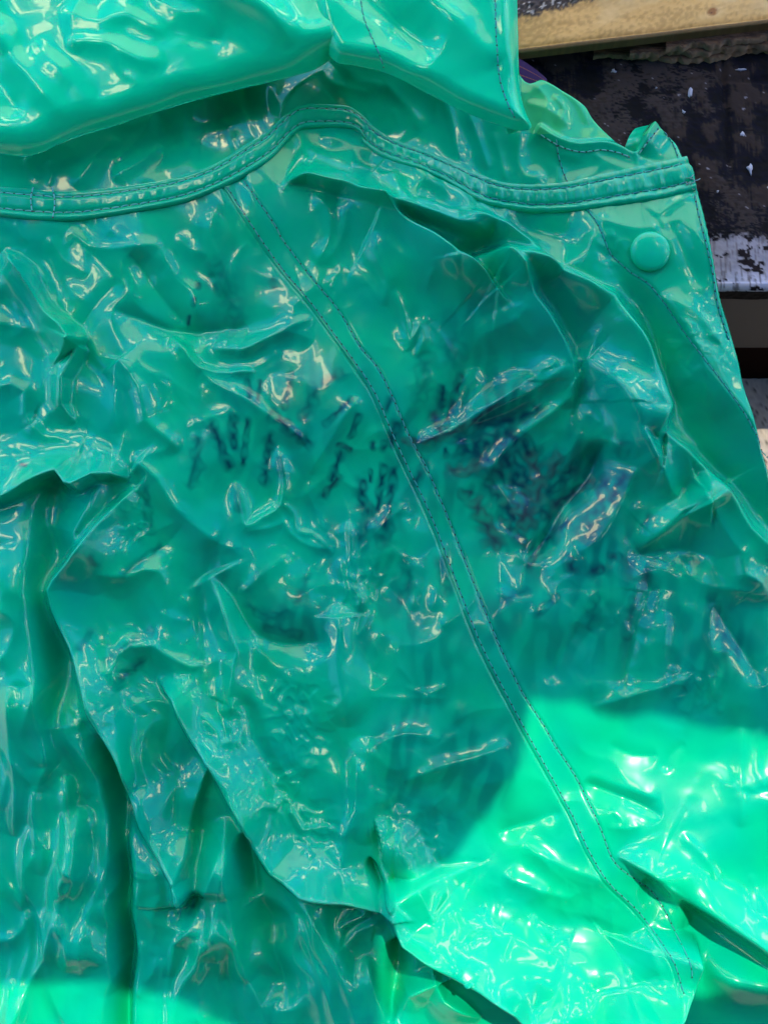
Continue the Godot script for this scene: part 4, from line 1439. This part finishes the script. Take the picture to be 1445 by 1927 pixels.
func build_plank() -> void:
	# the ochre board behind, its face torn and scorched
	var b := thing("ochre_board", "ochre yellow board with a rust spot and a scorched far edge", "board")
	var big := noise(40.0, 301, FastNoiseLite.TYPE_SIMPLEX_SMOOTH, 3)
	var fine := noise(420.0, 302, FastNoiseLite.TYPE_SIMPLEX_SMOOTH, 3)
	var near := func(x: float) -> float:
		return lerpf(-0.1676, -0.1800, (x - 0.0501) / 0.0908)
	var at := func(u: float, v: float) -> Vector3:
		var x := lerpf(0.02, 0.26, u)
		var z0: float = near.call(x)
		var s := lerpf(-0.012, 0.06, v)
		var y := 0.027
		if s < 0.0:
			return Vector3(x, y + s * 0.4, z0 + 0.0012 * sin(clampf(-s / 0.002, 0.0, 1.0) * PI / 2))
		y += 0.00016 * fine.get_noise_2d(x, s) + 0.0007 * big.get_noise_2d(x * 0.5, s)
		y += 0.0012 * smoothstep(0.0, 1.0, clampf((s - edge_of(x, big)) / 0.002, 0.0, 1.0)) * (0.5 + fine.get_noise_2d(x * 1.7, s))
		return Vector3(x, y - 0.0012 * exp(-s / 0.001), z0 - s)
	var col := func(p: Vector3, _u: float, _v: float) -> Color:
		var s: float = near.call(p.x) - p.z
		var f := fine.get_noise_2d(p.x, s)
		var c := Color(0.62, 0.37, 0.11).lerp(Color(0.46, 0.27, 0.075), smoothstep(-0.3, 0.5, f + big.get_noise_2d(p.x * 0.4, s * 3.0)))
		c = c.lerp(Color(0.66, 0.43, 0.16), smoothstep(0.1, 0.5, big.get_noise_2d(p.x * 0.5 + 9.0, s)))
		c = c.lerp(Color(0.07, 0.052, 0.04), smoothstep(-0.001, 0.001, s - edge_of(p.x, big) + f * 0.002))
		c = c.lerp(Color(0.55, 0.5, 0.4), smoothstep(0.30, 0.36, f) * smoothstep(0.0, 0.002, s - edge_of(p.x, big)))
		var spot := Vector2(p.x - 0.1205, s - 0.0058).length() + f * 0.0007
		c = c.lerp(Color(0.20, 0.06, 0.008), smoothstep(0.0024, 0.0012, spot) * 0.85)
		c = c.lerp(Color(0.06, 0.02, 0.005), smoothstep(0.35, 0.5, f) * smoothstep(0.0022, 0.001, spot))
		if s < 0.0003:
			c = c.lerp(Color(0.10, 0.068, 0.03), 0.8)
		return c
	part("face", painted(360, 150, at, col), paint(0.75, 0.4), b)
	# torn brown layers that show under it
	for layer in 3:
		var torn := func(u: float, v: float) -> Vector3:
			var x := lerpf(0.078 + layer * 0.013, 0.24, u)
			var back: float = near.call(x) - 0.004
			var ragged: float = 0.0008 * layer + fine.get_noise_2d(x * 0.6, layer * 3.0) * 0.0011 + big.get_noise_2d(x * 1.4, layer * 7.0) * 0.0022
			var front: float = near.call(x) + lerpf(0.0, 0.0068 - 0.0016 * layer, smoothstep(0.074, 0.125, x)) + ragged
			var y := BOARD_Y + 0.0022 + 0.0026 * layer - 0.0008 * pow(v, 6.0) + 0.0003 * fine.get_noise_2d(x * 0.35, v * 0.02)
			if v > 0.93:
				y -= (v - 0.93) / 0.07 * 0.0016
			return Vector3(x, y, lerpf(back, front, v))
		var torn_col := func(p: Vector3, _u: float, v: float) -> Color:
			var g := fine.get_noise_2d(p.x * 0.25, p.z * 3.0 + layer)
			var c := Color(0.15, 0.085, 0.045).lerp(Color(0.075, 0.04, 0.022), smoothstep(-0.2, 0.3, g))
			return c.lerp(Color(0.3, 0.2, 0.11), smoothstep(0.86, 0.98, v + g * 0.1))
		part("torn_layer", painted(200, 24, torn, torn_col), paint(0.85, 0.3), b)

func edge_of(x: float, n: FastNoiseLite) -> float:
	return lerpf(0.0128, 0.0205, clampf((x - 0.05) / 0.05, 0.0, 1.4)) + n.get_noise_2d(x * 2.0, 5.0) * 0.0018

func build_place(_basis: Basis, sun_from: Vector3) -> void:
	# --- the pavement, one sheet to the horizon with a finer piece of relief where it is seen
	var gm := paint(0.9, 0.35)
	var speck := noise(500.0, 401, FastNoiseLite.TYPE_SIMPLEX_SMOOTH, 3)
	var blot := noise(70.0, 402, FastNoiseLite.TYPE_SIMPLEX_SMOOTH, 3)
	var ground_at := func(u: float, v: float) -> Vector3:
		var a := (u - 0.5) * 2.0
		var b := (v - 0.5) * 2.0
		var x := 0.18 + 0.14 * a + 60.0 * pow(a, 41.0)
		var z := 0.03 + 0.22 * b + 60.0 * pow(b, 41.0)
		return Vector3(x, -0.0845 + speck.get_noise_2d(x, z) * 0.0004 + blot.get_noise_2d(x, z) * 0.0008, z)
	var ground_col := func(p: Vector3, _u: float, _v: float) -> Color:
		var f := speck.get_noise_2d(p.x, p.z)
		var c := Color(0.46, 0.42, 0.38).lerp(Color(0.36, 0.33, 0.30), smoothstep(-0.2, 0.4, f))
		c = c.lerp(Color(0.5, 0.42, 0.33), smoothstep(0.1, 0.5, blot.get_noise_2d(p.x, p.z)) * 0.5)
		return c.lerp(Color(0.1, 0.09, 0.08), smoothstep(0.42, 0.5, f + blot.get_noise_2d(p.x + 4.0, p.z) * 0.3))
	var ground := part("ground", painted(260, 260, ground_at, ground_col), gm, self)
	ground.set_meta("kind", "structure")
	build_board()
	build_plank()
	# --- the brown batten that carries the board
	var bat := MeshInstance3D.new()
	bat.name = "brown_batten"
	var bm := BoxMesh.new()
	bm.size = Vector3(0.56, 0.045, 0.05)
	bat.mesh = bm
	var brown := StandardMaterial3D.new()
	brown.resource_name = "dark_brown_wood"
	brown.albedo_color = Color(0.009, 0.004, 0.003).linear_to_srgb()
	brown.roughness = 0.9
	brown.metallic_specular = 0.1
	bat.material_override = brown
	bat.position = Vector3(0.11, -0.0645, BOARD_Z - 0.004 - 0.025)
	add_child(bat)
	tag(bat, "dark brown wooden batten under the black board's front edge", "batten")
	# --- an added grey-green cloth, out of view, cut to throw the coat's shadow edge
	var c := thing("added_shade_cloth", "added grey green cloth, out of view, cut to shade the coat", "awning")
	var st := SurfaceTool.new()
	st.begin(Mesh.PRIMITIVE_TRIANGLES)
	var shape := pts(SHADE_OUTLINE)
	for i in Geometry2D.triangulate_polygon(shape):
		st.add_vertex(_basis * loc(shape[i].x, shape[i].y, 0) + sun_from * 0.54)
	st.generate_normals()
	var cm := StandardMaterial3D.new()
	cm.resource_name = "shade_cloth"
	cm.albedo_color = Color(0.22, 0.27, 0.26)
	cm.roughness = 0.9
	cm.backlight_enabled = true
	cm.backlight = Color(0.05, 0.07, 0.06)
	part("cloth", st.commit(), cm, c)
	# --- an added cream parasol, out of view, sunlit through, for cream reflections
	var par := thing("added_parasol", "added cream parasol, out of view, for cream reflections on the coat", "parasol")
	par.position = Vector3(0.25, 1.55, -1.35)
	par.rotation.x = 0.15
	var sp := SurfaceTool.new()
	sp.begin(Mesh.PRIMITIVE_TRIANGLES)
	for a in 8:
		var q := Vector3(cos(a * TAU / 8), 0, sin(a * TAU / 8)) * 0.8
		var w := Vector3(cos((a + 1) * TAU / 8), 0, sin((a + 1) * TAU / 8)) * 0.8
		for v: Vector3 in [Vector3(0, 0.28, 0), q, w]:
			sp.add_vertex(v)
	sp.generate_normals()
	var pm := StandardMaterial3D.new()
	pm.resource_name = "cream_cloth"
	pm.albedo_color = Color(0.95, 0.9, 0.74)
	pm.roughness = 0.9
	pm.backlight_enabled = true
	pm.backlight = Color(2.0, 1.86, 1.45)
	part("canopy", sp.commit(), pm, par)
	var dark_metal := StandardMaterial3D.new()
	dark_metal.resource_name = "dark_metal"
	dark_metal.albedo_color = Color(0.15, 0.15, 0.16)
	dark_metal.roughness = 0.5
	part("pole", tube(PackedVector3Array([Vector3(0, 0.28, 0), Vector3(0, -1.7, 0)]), 0.018), dark_metal, par)
	for a in 8:
		part("rib", tube(PackedVector3Array([Vector3(0, 0.265, 0), Vector3(cos(a * TAU / 8), -0.02, sin(a * TAU / 8)) * 0.8]), 0.006), dark_metal, par)
	# --- added dark roof and back sheet, out of view, blocking sky behind the viewer
	var u := thing("added_sky_blocker", "added dark tarpaulin, out of view, that blocks sky light behind the viewer", "awning")
	var tm := StandardMaterial3D.new()
	tm.resource_name = "dark_tarpaulin"
	tm.albedo_color = Color(0.16, 0.18, 0.2)
	tm.roughness = 0.8
	var rb := BoxMesh.new()
	rb.size = Vector3(6, 0.02, 4)
	part("tarpaulin", rb, tm, u).position = Vector3(0, 1.6, 2.2)
	var wall := BoxMesh.new()
	wall.size = Vector3(6, 1.68, 0.02)
	part("back_sheet", wall, tm, u).position = Vector3(0, 0.75, 1.2)

const SHADE_OUTLINE := "-500,1850 200,1850 330,1880 430,1930 700,1960 720,1665 850,1620 980,1440 1000,1305 1050,1322 1085,1318 1130,1342 1180,1350 1225,1342 1290,1356 1345,1372 1400,1370 1445,1385 1700,1400 1700,1858 1520,1852 1445,1866 1390,1858 1330,1874 1296,1868 1268,1894 1256,1930 1250,2300 1950,2300 1950,900 1600,860 1545,780 1540,-300 -500,-300"  # outline of the added cloth, drawn from the shadow it should cast

func _ready() -> void:
	var tilt := deg_to_rad(TILT)
	var basis_ := Basis(Vector3.RIGHT, tilt)
	# --- camera
	var cam := Camera3D.new()
	cam.name = "camera"
	cam.fov = FOV
	cam.near = 0.02
	cam.far = 200.0
	var dist := 1927.0 * S * 0.5 / tan(deg_to_rad(FOV * 0.5))
	cam.transform = Transform3D(Basis(Vector3.RIGHT, tilt - PI / 2), basis_.y * dist)
	add_child(cam)
	cam.current = true
	# --- sky, exposure
	var sky := ProceduralSkyMaterial.new()
	sky.sky_top_color = Color(0.18, 0.54, 0.98)
	sky.sky_horizon_color = Color(0.46, 0.74, 1.0)
	sky.sky_curve = 0.2
	sky.ground_bottom_color = Color(0.3, 0.28, 0.26)
	sky.ground_horizon_color = Color(0.6, 0.58, 0.55)
	sky.energy_multiplier = 1.15
	# added warm-white clouds all over the sky, for cream glints on the vinyl
	var puff := noise(1.0, 900, FastNoiseLite.TYPE_SIMPLEX_SMOOTH, 4)
	var cover := Image.create(1024, 512, false, Image.FORMAT_RGBA8)
	for y in 512:
		var up := (0.5 - (y + 0.5) / 512.0) * PI
		for x in 1024:
			var a := x * TAU / 1024.0
			var d := Vector3(cos(a) * cos(up), sin(up), sin(a) * cos(up)) * 4.2
			var v := puff.get_noise_3d(d.x, d.y * 1.8, d.z)
			var c := smoothstep(0.32, 0.39, v) * smoothstep(0.02, 0.2, up)
			cover.set_pixel(x, y, Color(1.0, 0.965, 0.87, c))
	sky.sky_cover = ImageTexture.create_from_image(cover)
	sky.sky_cover_modulate = Color(2.3, 2.14, 1.7)
	var env := Environment.new()
	env.background_mode = Environment.BG_SKY
	env.sky = Sky.new()
	env.sky.sky_material = sky
	env.tonemap_mode = Environment.TONE_MAPPER_LINEAR
	env.tonemap_exposure = 2.28
	env.sdfgi_enabled = true
	env.ssao_enabled = true
	env.ssil_enabled = true
	var we := WorldEnvironment.new()
	we.name = "world_environment"
	we.environment = env
	add_child(we)
	# --- sun
	var sun_from := Vector3(0.22, 1.0, -0.2).normalized()
	var sun := DirectionalLight3D.new()
	sun.name = "sun"
	sun.light_energy = 0.6
	sun.light_color = Color(1.0, 0.95, 0.86)
	sun.light_angular_distance = 0.5
	sun.shadow_enabled = true
	sun.basis = Basis.looking_at(-sun_from)
	add_child(sun)
	build_place(basis_, sun_from)
	build_coat(tilt)
